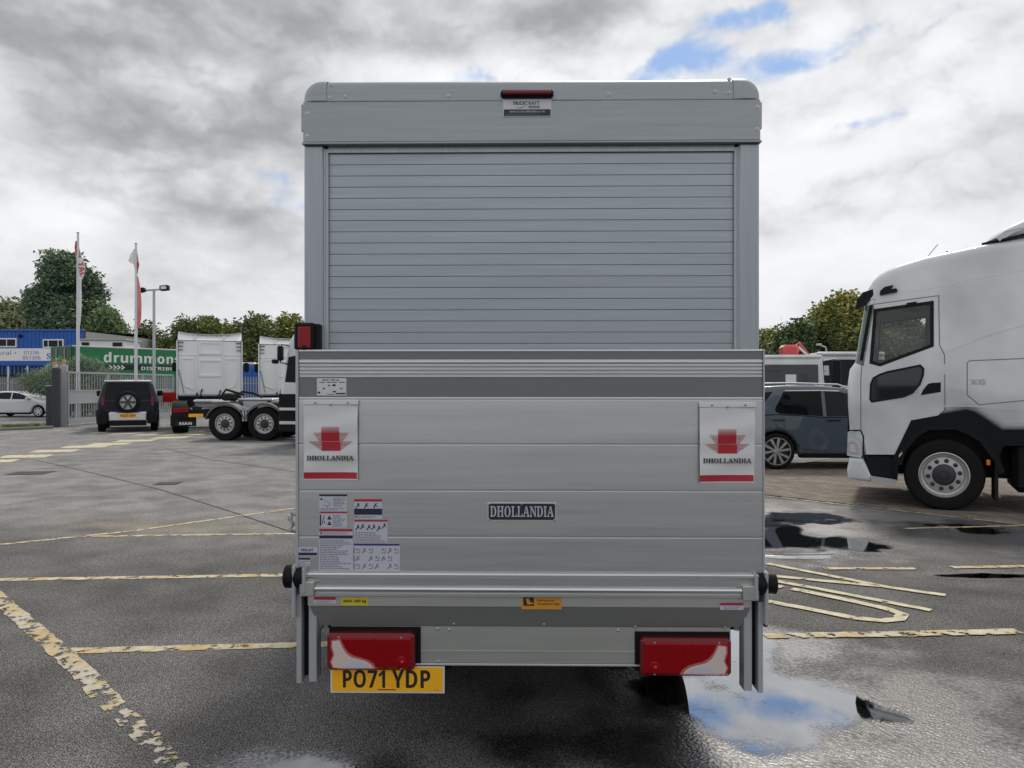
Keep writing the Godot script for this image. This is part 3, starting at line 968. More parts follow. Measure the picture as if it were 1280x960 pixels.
	for k in 5:
		var y0: float = by.call(472.2 - k * 4.6)
		var y1: float = by.call(468.0 - k * 4.6)
		part("rib", MB.new().span(L, R, y0, y1, 0.06, z + (0.006 if k == 4 else 0.003), 0.0035), M.rail_aluminium if k == 4 else M.platform_aluminium, core)
	part("joint_lip", MB.new().span(L, R, by.call(498.6), by.call(496.4), 0.06, z + 0.002, 0.0015), M.bright_edge, core)
	var seams := [498.9, 555.2, 613.3, 671.3, 715.6]
	for k in 4:
		var p := MB.new()
		var y1: float = by.call(seams[k])
		var y0: float = by.call(seams[k + 1])
		var prof := [[y0 + 0.0006, 0.06], [y0 + 0.0006, z - 0.003], [y0 + 0.0025, z - 0.0008], [y0 + 0.006, z], [(y0 + y1) / 2 - 0.03, z - 0.0005], [(y0 + y1) / 2 + 0.03, z - 0.0005], [y1 - 0.006, z], [y1 - 0.0025, z - 0.0008], [y1 - 0.0006, z - 0.003], [y1 - 0.0006, 0.06]]
		for i in prof.size() - 1:
			p.quad(Vector3(L, prof[i][0], prof[i][1]), Vector3(R, prof[i][0], prof[i][1]), Vector3(R, prof[i + 1][0], prof[i + 1][1]), Vector3(L, prof[i + 1][0], prof[i + 1][1]))
		var o := part("plank", p, M.platform_aluminium, core, 30)
	for s in [[L - 0.014, L - 0.001], [R + 0.001, R + 0.008]]:
		part("side_edge", MB.new().span(s[0], s[1], by.call(716), by.call(437), 0.02, z + 0.006, 0.002), M.galvanised, core)
	# bottom profiles
	var b0: float = bx.call(376)
	var b1: float = bx.call(946)
	part("rub_rail", MB.new().span(b0, b1, by.call(722.5), by.call(716), 0.05, z + 0.022, 0.006), M.rail_aluminium, core)
	part("rail_web", MB.new().span(b0, b1, by.call(746), by.call(722), 0.045, z + 0.008), M.platform_aluminium, core)
	part("rail_tube", MB.new().at(Vector3(bx.call(393.5), by.call(736.2), z + 0.012), Basis.IDENTITY).tube([Vector3(0, 0, 0), Vector3(bx.call(924.5) - bx.call(393.5), 0, 0)], 0.0125, 14), M.rail_aluminium, core)
	part("rail_foot", MB.new().span(bx.call(393.5), bx.call(924.5), by.call(745.5), by.call(741.5), z, z + 0.016, 0.002), M.rail_aluminium, core)
	part("rail_end_block", MB.new().span(bx.call(375), bx.call(393), by.call(744.5), by.call(726.5), z, z + 0.03, 0.004), M.bumper_aluminium, core)
	part("rail_end_block", MB.new().span(bx.call(925), bx.call(945), by.call(748), by.call(729.5), z, z + 0.03, 0.004), M.bumper_aluminium, core)
	var es := MB.new()
	for q in [[397, 727.5], [397, 742.5], [921, 731.5], [921, 745]]: screw(es, Vector3(bx.call(q[0]), by.call(q[1]), z + 0.009), 0.004)
	part("rail_screws", es, M.steel, core)
	# label board and deflector below
	part("label_board", MB.new().span(bx.call(383), bx.call(938), by.call(759), by.call(744.8), 0.02, 0.074, 0.002), M.bumper_aluminium, van)
	var df := MB.new()
	var q0 := Vector3(bx.call(386), by.call(759.2), 0.072); var q1 := Vector3(bx.call(936), by.call(759.2), 0.072)
	var q2 := Vector3(bx.call(930), by.call(786.5), 0.028); var q3 := Vector3(bx.call(393), by.call(786.5), 0.028)
	df.quad(q3, q2, q1, q0)
	df.quad(q0 - Vector3(0, 0, 0.05), q1 - Vector3(0, 0, 0.05), q2 - Vector3(0, 0, 0.02), q3 - Vector3(0, 0, 0.02))
	df.quad(q3, q0, q0 - Vector3(0, 0, 0.05), q3 - Vector3(0, 0, 0.02)); df.quad(q1, q2, q2 - Vector3(0, 0, 0.02), q1 - Vector3(0, 0, 0.05))
	df.quad(q2, q3, q3 - Vector3(0, 0, 0.02), q2 - Vector3(0, 0, 0.02))
	part("deflector", df, M.deflector_grey, van)
	var ds := MB.new()
	for q in [[566, 784], [680, 784], [795, 786.5], [908, 787]]: screw(ds, Vector3(bx.call(q[0]), by.call(q[1]), 0.034), 0.004)
	part("deflector_screws", ds, M.steel, van)
	part("bumper_beam", MB.new().span(bx.call(408), bx.call(916), by.call(834.5), by.call(787), -0.05, 0.022, 0.003).span(bx.call(409), bx.call(915), by.call(820), by.call(818.6), 0.0215, 0.0245, 0.0004), M.bumper_aluminium, van)
	part("bumper_edge", MB.new().span(bx.call(408), bx.call(916), by.call(837), by.call(834.7), -0.05, 0.03, 0.001), M.bright_edge, van)
	var bs := MB.new()
	for q in [[545, 791], [546, 832.5], [560, 792], [774, 792]]: bs.at(Vector3(bx.call(q[0]), by.call(q[1]), 0.022)).lathe([[0.007, 0], [0.007, 0.006], [0.004, 0.008], [0, 0.008]], 6)
	part("bumper_bolts", bs, M.steel, van)
	# tail lamps
	for s in [[407, 517.5, 793.5, 840, 1.0], [800.5, 913.5, 798, 845, -1.0]]:
		var x0: float = bx.call(s[0]); var x1: float = bx.call(s[1]); var y1: float = by.call(s[2]); var y0: float = by.call(s[3])
		var lamp := part("tail_lamp", MB.new().span(x0, x1, y0, y1, 0.0, 0.075, 0.014), M.dark_red_lens, van)
		part("mount_plate", MB.new().span(x0 + 0.01 * s[4] - 0.01, x1 + 0.01 * s[4] + 0.012, y0 + 0.01, y1 + 0.018, -0.02, 0.0285), M.black_plastic, lamp)
		part("red_lens", MB.new().span(x0 + 0.012, x1 - 0.012, y0 + 0.012, y1 - 0.014, 0.06, 0.083, 0.008), M.red_lens, lamp)
		var f := func(u: float, v: float) -> Vector2:      # u from the outer end, v from the top
			return Vector2(lerpf(x0, x1, u) if s[4] > 0 else lerpf(x1, x0, u), lerpf(y1, y0, v))
		var poly := PackedVector2Array()
		for q in [[0.07, 0.18], [0.15, 0.15], [0.19, 0.36], [0.235, 0.52], [0.30, 0.62], [0.38, 0.665], [0.45, 0.71], [0.51, 0.80], [0.545, 0.90], [0.2, 0.91], [0.085, 0.885], [0.06, 0.74], [0.095, 0.55], [0.07, 0.34]]: poly.append(f.call(q[0], q[1]))
		var fringe := PackedVector2Array()
		for q in [[0.055, 0.15], [0.165, 0.12], [0.21, 0.34], [0.26, 0.49], [0.33, 0.58], [0.41, 0.625], [0.48, 0.68], [0.545, 0.78], [0.58, 0.92], [0.2, 0.93], [0.07, 0.90], [0.045, 0.74], [0.075, 0.55], [0.05, 0.34]]: fringe.append(f.call(q[0], q[1]))
		part("lens_fringe", MB.new().plate(fringe, flat, 0.0846, 0.006), M.pink_lens, lamp)
		part("clear_lens", MB.new().plate(poly, flat, 0.0852, 0.006), M.clear_lens, lamp)
		var ribs := MB.new()
		for k in 26:
			var rx := lerpf(x0 + 0.03, x1 - 0.03, k / 25.0)
			ribs.span(rx - 0.0035, rx + 0.0035, y0 + 0.022, y1 - 0.024, 0.0825, 0.0842, 0.0012)
		ribs.span(lerpf(x0, x1, 0.56) - 0.002, lerpf(x0, x1, 0.56) + 0.002, y0 + 0.014, y1 - 0.016, 0.0825, 0.0848, 0.001)
		part("lens_ribs", ribs, M.red_lens, lamp)
		var arc := PackedVector2Array()
		for q in [[0.20, 0.885], [0.24, 0.78], [0.30, 0.715], [0.37, 0.70], [0.44, 0.745], [0.50, 0.83], [0.525, 0.885]]: arc.append(f.call(q[0], q[1]))
		part("reverse_lens", MB.new().plate(arc, flat, 0.0872, 0.003), M.sticker_white, lamp)
		var c: Vector2 = f.call(0.855, 0.73)
		part("fog_boss", MB.new().at(Vector3(c.x, c.y, 0.083)).lathe([[0.026, 0], [0.026, 0.0015], [0.02, 0.003], [0.010, 0.0042], [0, 0.0046]], 24), M.red_lens, lamp)
		part("bulb", MB.new().at(Vector3(c.x + 0.004, c.y, 0.0872)).lathe([[0.008, 0], [0.006, 0.002], [0, 0.003]], 16), M.bright_red_lens, lamp)
		var ls := MB.new()
		for uv_ in [[0.14, 0.10], [0.85, 0.10], [0.14, 0.93], [0.85, 0.93]]:
			var p: Vector2 = f.call(uv_[0], uv_[1])
			screw(ls, Vector3(p.x, p.y, 0.076), 0.003)
		part("lamp_screws", ls, M.steel, lamp)
	# number plate
	var np := part("number_plate", MB.new().span(bx.call(410), bx.call(554.5), by.call(870.5), by.call(837), 0.04, 0.048, 0.001), M.print_white, van)
	part("yellow_face", MB.new().span(bx.call(412), bx.call(552.5), by.call(868.5), by.call(837.5), 0.047, 0.0492), M.plate_yellow, np)
	lettering("PO71", bx.call(426), bx.call(479.5), by.call(863.5), by.call(841), 0.0494, M.print_black, np, "Droid Sans", true)
	lettering("YDP", bx.call(488), bx.call(536.5), by.call(863.5), by.call(841), 0.0494, M.print_black, np, "Droid Sans", true)
	bars([[bx.call(470), bx.call(493), by.call(866.4), by.call(865.4)]], 0.0494, M.print_black, np, "maker_mark")
	bars([[bx.call(540), bx.call(548), by.call(866.2), by.call(865.6)]], 0.0494, M.print_grey, np, "maker_mark")
	# guide rails
	for s in [[367.8, 374, 382.5, 392.5, 745, 857.5, 1.0], [953.5, 947.5, 940.5, 930.5, 752, 866, -1.0]]:
		var top: float = by.call(s[4]); var bot: float = by.call(s[5])
		var rail := part("guide_rail", MB.new().span(bx.call(s[0]), bx.call(s[1]), bot, top, -0.03, 0.06, 0.002), M.galvanised, van)
		part("inner_flange", MB.new().span(bx.call(s[2]), bx.call(s[3]), bot + 0.004, top, -0.03, 0.05, 0.002), M.galvanised, rail)
		part("slot", MB.new().span(bx.call(s[1]) + 0.0005 * s[6], bx.call(s[2]) - 0.0005 * s[6], bot + 0.02, top, -0.03, 0.012), M.black_plastic, rail)
	# hinge knuckles, latch, pin
	for s in [[355, 385, 708, 1.0], [967, 937, 714, -1.0]]:
		var g: float = s[3]
		var hx: float = bx.call(s[0])
		var y: float = by.call(s[2])
		var hinge := part("hinge", MB.new().span(hx + 0.035 * g, hx + 0.052 * g, y - 0.235, y + 0.005, -0.02, 0.10, 0.006), M.galvanised, van)
		part("knuckle", MB.new().at(Vector3(hx + 0.017 * g, y - 0.055, 0.05), Basis(Vector3.UP, PI / 2 * g)).lathe([[0.045, -0.025], [0.052, -0.02], [0.052, 0.015], [0.04, 0.026], [0.018, 0.03], [0, 0.03]], 26), M.black_plastic, hinge)
		part("pin", MB.new().at(Vector3(hx + 0.07 * g, y - 0.055, 0.06), Basis(Vector3.UP, PI / 2)).lathe([[0.0, -0.03], [0.04, -0.03], [0.05, -0.02], [0.05, 0.02], [0.04, 0.03], [0, 0.03]], 26), M.black_plastic, hinge)
		part("knuckle_plate", MB.new().span(hx + 0.085 * g, hx + 0.1 * g, y - 0.12, y + 0.0, 0.02, 0.115, 0.006), M.galvanised, hinge)
	var la := part("latch", MB.new().tube([Vector3(bx.call(369), by.call(646), 0.06), Vector3(bx.call(362), by.call(642), 0.07), Vector3(bx.call(361), by.call(650), 0.075), Vector3(bx.call(365), by.call(656), 0.07), Vector3(bx.call(360), by.call(663), 0.07), Vector3(bx.call(368), by.call(666), 0.06)], 0.008, 8), M.steel, van)
	part("latch_hook", MB.new().span(bx.call(358), bx.call(364), by.call(650), by.call(644), 0.06, 0.085, 0.004).span(bx.call(358.5), bx.call(363), by.call(666), by.call(659), 0.06, 0.08, 0.004), M.galvanised, la)
	part("stop_pin", MB.new().at(Vector3(bx.call(958), by.call(784), 0.02), Basis(Vector3.UP, PI / 2)).lathe([[0, -0.03], [0.007, -0.03], [0.007, 0.0], [0.011, 0.002], [0.011, 0.014], [0, 0.014]], 14), M.black_plastic, van)

	# ---- warning flags, badge, labels on the platform
	for s in [[379.5, 447, 500, 600], [872.5, 941, 503, 602.5]]:
		var x0: float = bx.call(s[0]); var x1: float = bx.call(s[1]); var y1: float = by.call(s[2]); var y0: float = by.call(s[3])
		var curl: float = 1.0 if s[0] < 500 else -1.0
		var zf := func(u: float, v: float) -> float:
			return z + 0.0105 + 0.003 * sin(u * 3.0 + v * 2.0) + 0.003 * sin(v * 5.0) * (0.4 + u) + 0.010 * pow(u if curl > 0 else 1.0 - u, 6.0) * v + 0.002 * sin(v * 17.0 + u * 3.0)
		var fp := func(u: float, v: float, off: float) -> Vector3: return Vector3(lerpf(x0, x1, u), lerpf(y1, y0, v), zf.call(u, v) + off)
		var sheet := func(u0: float, u1: float, v0: float, v1: float, off: float, nu: int, nv: int) -> MB:
			var m := MB.new()
			for ij in nu * nv:
				var i := ij % nu
				var j := ij / nu
				var ua := lerpf(u0, u1, float(i) / nu); var ub := lerpf(u0, u1, float(i + 1) / nu)
				var va := lerpf(v0, v1, float(j) / nv); var vb := lerpf(v0, v1, float(j + 1) / nv)
				m.quad(fp.call(ua, vb, off), fp.call(ub, vb, off), fp.call(ub, va, off), fp.call(ua, va, off))
			return m
		var flag := part("warning_flag", sheet.call(0.0, 1.0, 0.0, 1.0, 0.0, 20, 40), M.white_vinyl, van, 60)
		part("top_hem", MB.new().span(x0 - 0.002, x1 + 0.004, y1 - 0.022, y1 + 0.002, z + 0.004, z + 0.0195, 0.003), M.white_vinyl, flag)
		part("red_band", sheet.call(0.0, 0.985, 0.905, 0.985, 0.0018, 20, 4), M.print_red, flag, 60)
		var lg := MB.new()
		var mark := func(u0: float, u1: float, v0: float, v1: float) -> void:
			var w: MB = sheet.call(u0, u1, v0, v1, 0.0018, 8, 2 if v1 - v0 > 0.03 else 1)
			lg.v.append_array(w.v)
		for k in 7: mark.call(0.33, 0.66, 0.335 + k * 0.0115, 0.335 + k * 0.0115 + 0.004 + 0.0009 * k)
		mark.call(0.33, 0.66, 0.415, 0.515)
		mark.call(0.335, 0.68, 0.52, 0.635)
		for k in 7:
			var e := 0.10 * k / 6.0
			mark.call(0.18 + e, 0.83 - e, 0.41 + k * 0.016, 0.41 + k * 0.016 + 0.006)
			mark.call(0.10 + e * 2.0, 0.90 - e * 2.0, 0.52 + k * 0.016, 0.52 + k * 0.016 + 0.007)
		part("logo", lg, M.print_red, flag, 60)
		lettering("DHOLLANDIA", lerpf(x0, x1, 0.06), lerpf(x0, x1, 0.93), lerpf(y1, y0, 0.755), lerpf(y1, y0, 0.695), z + 0.0185, M.print_black, flag, "Droid Serif", true, 0.0025)
		var fs := MB.new()
		for u in [0.22, 0.5, 0.82]: screw(fs, Vector3(lerpf(x0, x1, u), y1 - 0.011 - (0.008 if u == 0.5 else 0.0), z + 0.0195), 0.0035)
		part("flag_screws", fs, M.steel, flag)
	var bd := part("badge", MB.new().span(bx.call(609), bx.call(695), by.call(651), by.call(628), z - 0.001, z + 0.004, 0.001), M.badge_silver, van)
	part("badge_face", MB.new().span(bx.call(610.5), bx.call(693.5), by.call(649.6), by.call(629.4), z, z + 0.0052), M.print_navy, bd)
	lettering("DHOLLANDIA", bx.call(612.5), bx.call(692), by.call(646), by.call(632.5), z + 0.0053, M.badge_silver, bd, "Droid Serif", true)
	var bsn := MB.new()
	for q in [[611, 629.8], [693, 629.8], [611, 649.4], [693, 649.4], [652, 629.8]]: screw(bsn, Vector3(bx.call(q[0]), by.call(q[1]), z + 0.005), 0.0028)
	part("badge_rivets", bsn, M.steel, bd)
	# load plate near the top
	var lp := sticker("load_label", van, bx.call(395), bx.call(432), by.call(494.5), by.call(472.8), z + 0.0002, M.silver)
	lettering("MAX. 500 kg", bx.call(402), bx.call(423), by.call(476.5), by.call(473.8), z + 0.0016, M.print_black, lp, "Droid Sans", true)
	bars([[bx.call(398), bx.call(405), by.call(478.3), by.call(477.3)], [bx.call(407), bx.call(413), by.call(478.3), by.call(477.3)], [bx.call(414), bx.call(420), by.call(478.3), by.call(477.3)], [bx.call(423), bx.call(430), by.call(478.3), by.call(477.3)],
		[bx.call(419), bx.call(431), by.call(493), by.call(491.2)], [bx.call(408), bx.call(418), by.call(493.2), by.call(492.5)], [bx.call(409), bx.call(411.5), by.call(482.5), by.call(481)], [bx.call(414.5), bx.call(418.5), by.call(482.7), by.call(480.3)], [bx.call(402.5), bx.call(405), by.call(486.5), by.call(484.8)], [bx.call(396), bx.call(399), by.call(492), by.call(489.5)], [bx.call(415), bx.call(419), by.call(490.6), by.call(488.8)], [bx.call(424), bx.call(427), by.call(486.3), by.call(484.9)]], z + 0.0016, M.print_black, lp)
	# column of instruction stickers: x0, x1, top, bottom in the photograph
	var zz := z + 0.0008
	var S := func(called: String, a: float, b: float, c: float, d: float) -> MeshInstance3D: return sticker(called, van, bx.call(a), bx.call(b), by.call(d), by.call(c), zz, M.sticker_white)
	var T := func(o, a: float, b: float, c: float, d: float, m, called := "print") -> void: bars([[bx.call(a), bx.call(b), by.call(d), by.call(c)]], zz + 0.0014, m, o, called)
	var W := func(o, a: float, b: float, c: float, d: float, rows: int, sd: int) -> void: bars(text_rows(bx.call(a), bx.call(b), by.call(d), by.call(c), rows, sd), zz + 0.0014, M.print_grey, o, "small_print")
	var o1 = S.call("notice", 398, 433, 618, 639)
	T.call(o1, 398, 433, 618.2, 620.6, M.print_black, "header_band"); W.call(o1, 416, 432, 622, 634, 7, 11); W.call(o1, 400, 431, 635, 638.5, 2, 12)
	figures([[[bx.call(399), by.call(625.5)], [bx.call(402.5), by.call(625.5)], [bx.call(400.7), by.call(622)]], [[bx.call(402), by.call(631)], [bx.call(408), by.call(633)], [bx.call(414), by.call(630)], [bx.call(408), by.call(634)]], [[bx.call(403), by.call(626)], [bx.call(404), by.call(626)], [bx.call(413), by.call(630)], [bx.call(412), by.call(630)]]], zz + 0.0006, M.print_black, o1)
	var o2 = S.call("notice", 398, 433, 640, 660)
	T.call(o2, 398, 433, 640.2, 642, M.print_red, "header_band"); W.call(o2, 415, 432, 644, 659, 7, 13)
	figures([[[bx.call(408), by.call(650)], [bx.call(413.5), by.call(650)], [bx.call(410.7), by.call(644.5)]], [[bx.call(408), by.call(657)], [bx.call(413.5), by.call(657)], [bx.call(410.7), by.call(651.5)]], [[bx.call(398.6), by.call(658)], [bx.call(400.4), by.call(658)], [bx.call(400.4), by.call(644)], [bx.call(398.6), by.call(644)]], [[bx.call(401), by.call(656)], [bx.call(402), by.call(656)], [bx.call(404.5), by.call(645)], [bx.call(403.5), by.call(645)]], [[bx.call(404), by.call(655)], [bx.call(405), by.call(655)], [bx.call(405), by.call(652)], [bx.call(404), by.call(652)]]], zz + 0.0006, M.print_black, o2)
	var o3 = S.call("notice", 397.5, 440.5, 661.5, 713.5)
	T.call(o3, 398, 440, 661.7, 664.8, M.print_red, "header_band"); T.call(o3, 398, 440, 669.8, 673.6, M.print_navy, "navy_band"); W.call(o3, 403, 434, 666, 668.5, 2, 14); W.call(o3, 399, 438.5, 675, 712.5, 17, 15)
	figures([[[bx.call(399), by.call(667)], [bx.call(400.5), by.call(668.8)], [bx.call(402), by.call(667)], [bx.call(400.5), by.call(665.4)]]], zz + 0.0006, M.print_black, o3)
	var o4 = S.call("notice", 442, 477.5, 624, 649)
	T.call(o4, 442, 477, 624.2, 627.2, M.print_red, "header_band"); T.call(o4, 442, 477, 636.2, 643.8, M.print_navy, "navy_band"); W.call(o4, 447, 475, 645, 648, 2, 16)
	var man := func(x: float, y: float, lean: float) -> Array:
		return [[bx.call(x - 3), by.call(y + 5)], [bx.call(x - 1), by.call(y + 5)], [bx.call(x + lean), by.call(y + 2)], [bx.call(x + 3), by.call(y + 4)], [bx.call(x + 1 + lean), by.call(y)], [bx.call(x + 2.5), by.call(y - 1)], [bx.call(x), by.call(y - 1.4)], [bx.call(x - 1 + lean), by.call(y + 1.6)]]
	figures([man.call(446, 630.5, 1.0), man.call(457, 630.5, 0.0), man.call(469, 630.5, -1.0), [[bx.call(443), by.call(646.3)], [bx.call(444.5), by.call(647.8)], [bx.call(446), by.call(646.3)], [bx.call(444.5), by.call(644.9)]]], zz + 0.0006, M.print_black, o4)
	var o5 = S.call("notice", 441.5, 484, 650, 678)
	T.call(o5, 442, 484, 650.2, 652.4, M.print_red, "header_band"); W.call(o5, 443, 482, 665, 677.5, 6, 17)
	figures([man.call(446, 658, 0.5), man.call(452.5, 657, -0.5), man.call(460, 658, 0.3), man.call(466, 657.5, 0.8), man.call(473, 659, -0.3), man.call(479, 656, 1.0)], zz + 0.0006, M.print_black, o5)
	var o6 = S.call("notice", 441, 499.5, 680, 714)
	T.call(o6, 441.5, 499, 680.2, 682.4, M.print_blue, "header_band")
	var pics := []
	for row in 3:
		pics.append([[bx.call(441.4), by.call(693 + row * 9.8)], [bx.call(442.6), by.call(693 + row * 9.8)], [bx.call(442.6), by.call(685 + row * 9.8)], [bx.call(441.4), by.call(685 + row * 9.8)]])
		for k in 7:
			if (row * 7 + k) % 5 == 3: continue
			var x := 446.5 + k * 8.0
			var y := 687.0 + row * 9.8
			if (k + row) % 2: pics.append(man.call(x, y, 0.4 * (k % 3) - 0.4))
			else:
				pics.append([[bx.call(x - 2), by.call(y + 5)], [bx.call(x + 3), by.call(y + 5)], [bx.call(x + 3), by.call(y + 4.2)], [bx.call(x - 2), by.call(y + 4.2)]])
				pics.append([[bx.call(x + 2), by.call(y + 4.1)], [bx.call(x + 2.8), by.call(y + 4.1)], [bx.call(x + 2.8), by.call(y - 1)], [bx.call(x + 2), by.call(y - 1)]])
				pics.append([[bx.call(x - 2), by.call(y + 1.5)], [bx.call(x + 0.5), by.call(y + 1.5)], [bx.call(x), by.call(y - 1)], [bx.call(x - 1.5), by.call(y - 1)]])
	figures(pics, zz + 0.0006, M.print_grey, o6)
	var o7 = S.call("notice", 371.5, 396, 684.5, 695.5)
	T.call(o7, 372, 395, 691.5, 694.8, M.print_navy, "navy_band")
	lettering("TAILLIFT", bx.call(374.5), bx.call(391), by.call(689.8), by.call(686.6), zz + 0.0014, M.print_blue, o7, "Droid Sans", true)
	var o8 = S.call("notice", 371.5, 387, 698, 707.5)
	T.call(o8, 372, 386.5, 698.2, 700.4, M.print_black, "header_band"); W.call(o8, 372.5, 386, 701.5, 707, 3, 19)
	# labels under the platform
	zz = 0.0742
	var u1 = S.call("warning_label", 391, 419, 747, 755)
	T.call(u1, 391.5, 418.5, 747.2, 750.6, M.print_red, "header_band"); W.call(u1, 395, 416, 751.5, 754.5, 2, 20)
	var u2 := sticker("load_label", van, bx.call(426), bx.call(459.5), by.call(757.5), by.call(747.8), zz, M.print_yellow)
	lettering("MAX. 500 kg", bx.call(428.5), bx.call(457), by.call(754.8), by.call(750.4), zz + 0.0014, M.print_black, u2, "Droid Sans", true)
	var u3 := sticker("parking_brake_label", van, bx.call(651.5), bx.call(702), by.call(761.5), by.call(745.8), zz + 0.0005, M.print_orange)
	bars([[bx.call(654), bx.call(667), by.call(757), by.call(746.6)]], zz + 0.0018, M.print_black, u3)
	figures([[[bx.call(657), by.call(748)], [bx.call(661), by.call(748)], [bx.call(662.5), by.call(752.5)], [bx.call(666), by.call(753)], [bx.call(666), by.call(755)], [bx.call(659), by.call(755.5)]]], zz + 0.0022, M.print_orange, u3)
	lettering("Please keep clear", bx.call(671), bx.call(693), by.call(752), by.call(749), zz + 0.0018, M.print_black, u3)
	lettering("Tail platform edge", bx.call(671), bx.call(699), by.call(756.5), by.call(753.3), zz + 0.0018, M.print_black, u3)
	var u4 = S.call("warning_label", 898.5, 928, 752, 761)
	T.call(u4, 899, 927.5, 752.2, 755.4, M.print_red, "header_band"); W.call(u4, 903, 924, 756.4, 760.5, 2, 21)

	# ---- chassis, wheels and cab ahead of the box
	part("chassis_rail", MB.new().span(-0.45, -0.37, 0.42, 0.61, -5.6, -0.06), M.chassis_black, van)
	part("chassis_rail", MB.new().span(0.37, 0.45, 0.42, 0.61, -5.6, -0.06), M.chassis_black, van)
	part("axle", MB.new().tube([Vector3(-0.8, 0.34, -1.25), Vector3(0.8, 0.34, -1.25)], 0.06, 12).span(-0.16, 0.16, 0.2, 0.48, -1.4, -1.1, 0.05), M.chassis_black, van)
	part("underfloor_panel", MB.new().span(-0.9, 0.9, 0.5, 0.6, -1.0, -0.08).span(-0.9, 0.9, 0.3, 0.6, -3.0, -2.9), M.chassis_black, van)
	for p in [Vector3(-0.83, 0.345, -1.25), Vector3(0.83, 0.345, -1.25), Vector3(-0.88, 0.345, -4.95), Vector3(0.88, 0.345, -4.95)]:
		wheel(van, p, Basis(Vector3.UP, PI / 2 * signf(p.x)), 0.345, 0.23, 0.2, "steel")
	for s in [-1.0, 1.0]:
		part("mudguard", MB.new().span(s * 0.7, s * 1.0, 0.28, 0.75, -0.86, -0.84), M.black_rubber, van)
	var cabp := P2([[-4.13, 0.5], [-4.13, 2.2], [-4.3, 2.45], [-4.8, 2.42], [-5.35, 1.75], [-6.0, 1.35], [-6.2, 1.0], [-6.2, 0.45], [-5.4, 0.35]])
	var cb := part("cab", MB.new().at(Vector3.ZERO, Basis(Vector3.UP, -PI / 2)).hull(cabp, 0.98, 0.12, one), M.pearl_white, van)
	for s in [-1.0, 1.0]:
		part("side_window", MB.new().at(Vector3.ZERO, Basis(Vector3.UP, -PI / 2)).plate(P2([[-4.4, 1.6], [-4.4, 2.2], [-4.8, 2.2], [-5.3, 1.65]]), flat, s * 0.983, s * 0.01), M.privacy_glass, cb)
		part("mirror", MB.new().span(s * 1.1, s * 1.25, 1.5, 1.85, -5.2, -5.08, 0.03).tube([Vector3(s * 0.95, 1.6, -5.1), Vector3(s * 1.15, 1.62, -5.12)], 0.02), M.black_plastic, cb)
	part("windscreen", MB.new().at(Vector3(0, 2.1, -5.1), Basis(Vector3.RIGHT, -0.7)).span(-0.85, 0.85, -0.4, 0.4, 0, 0.01), M.windscreen_glass, cb)

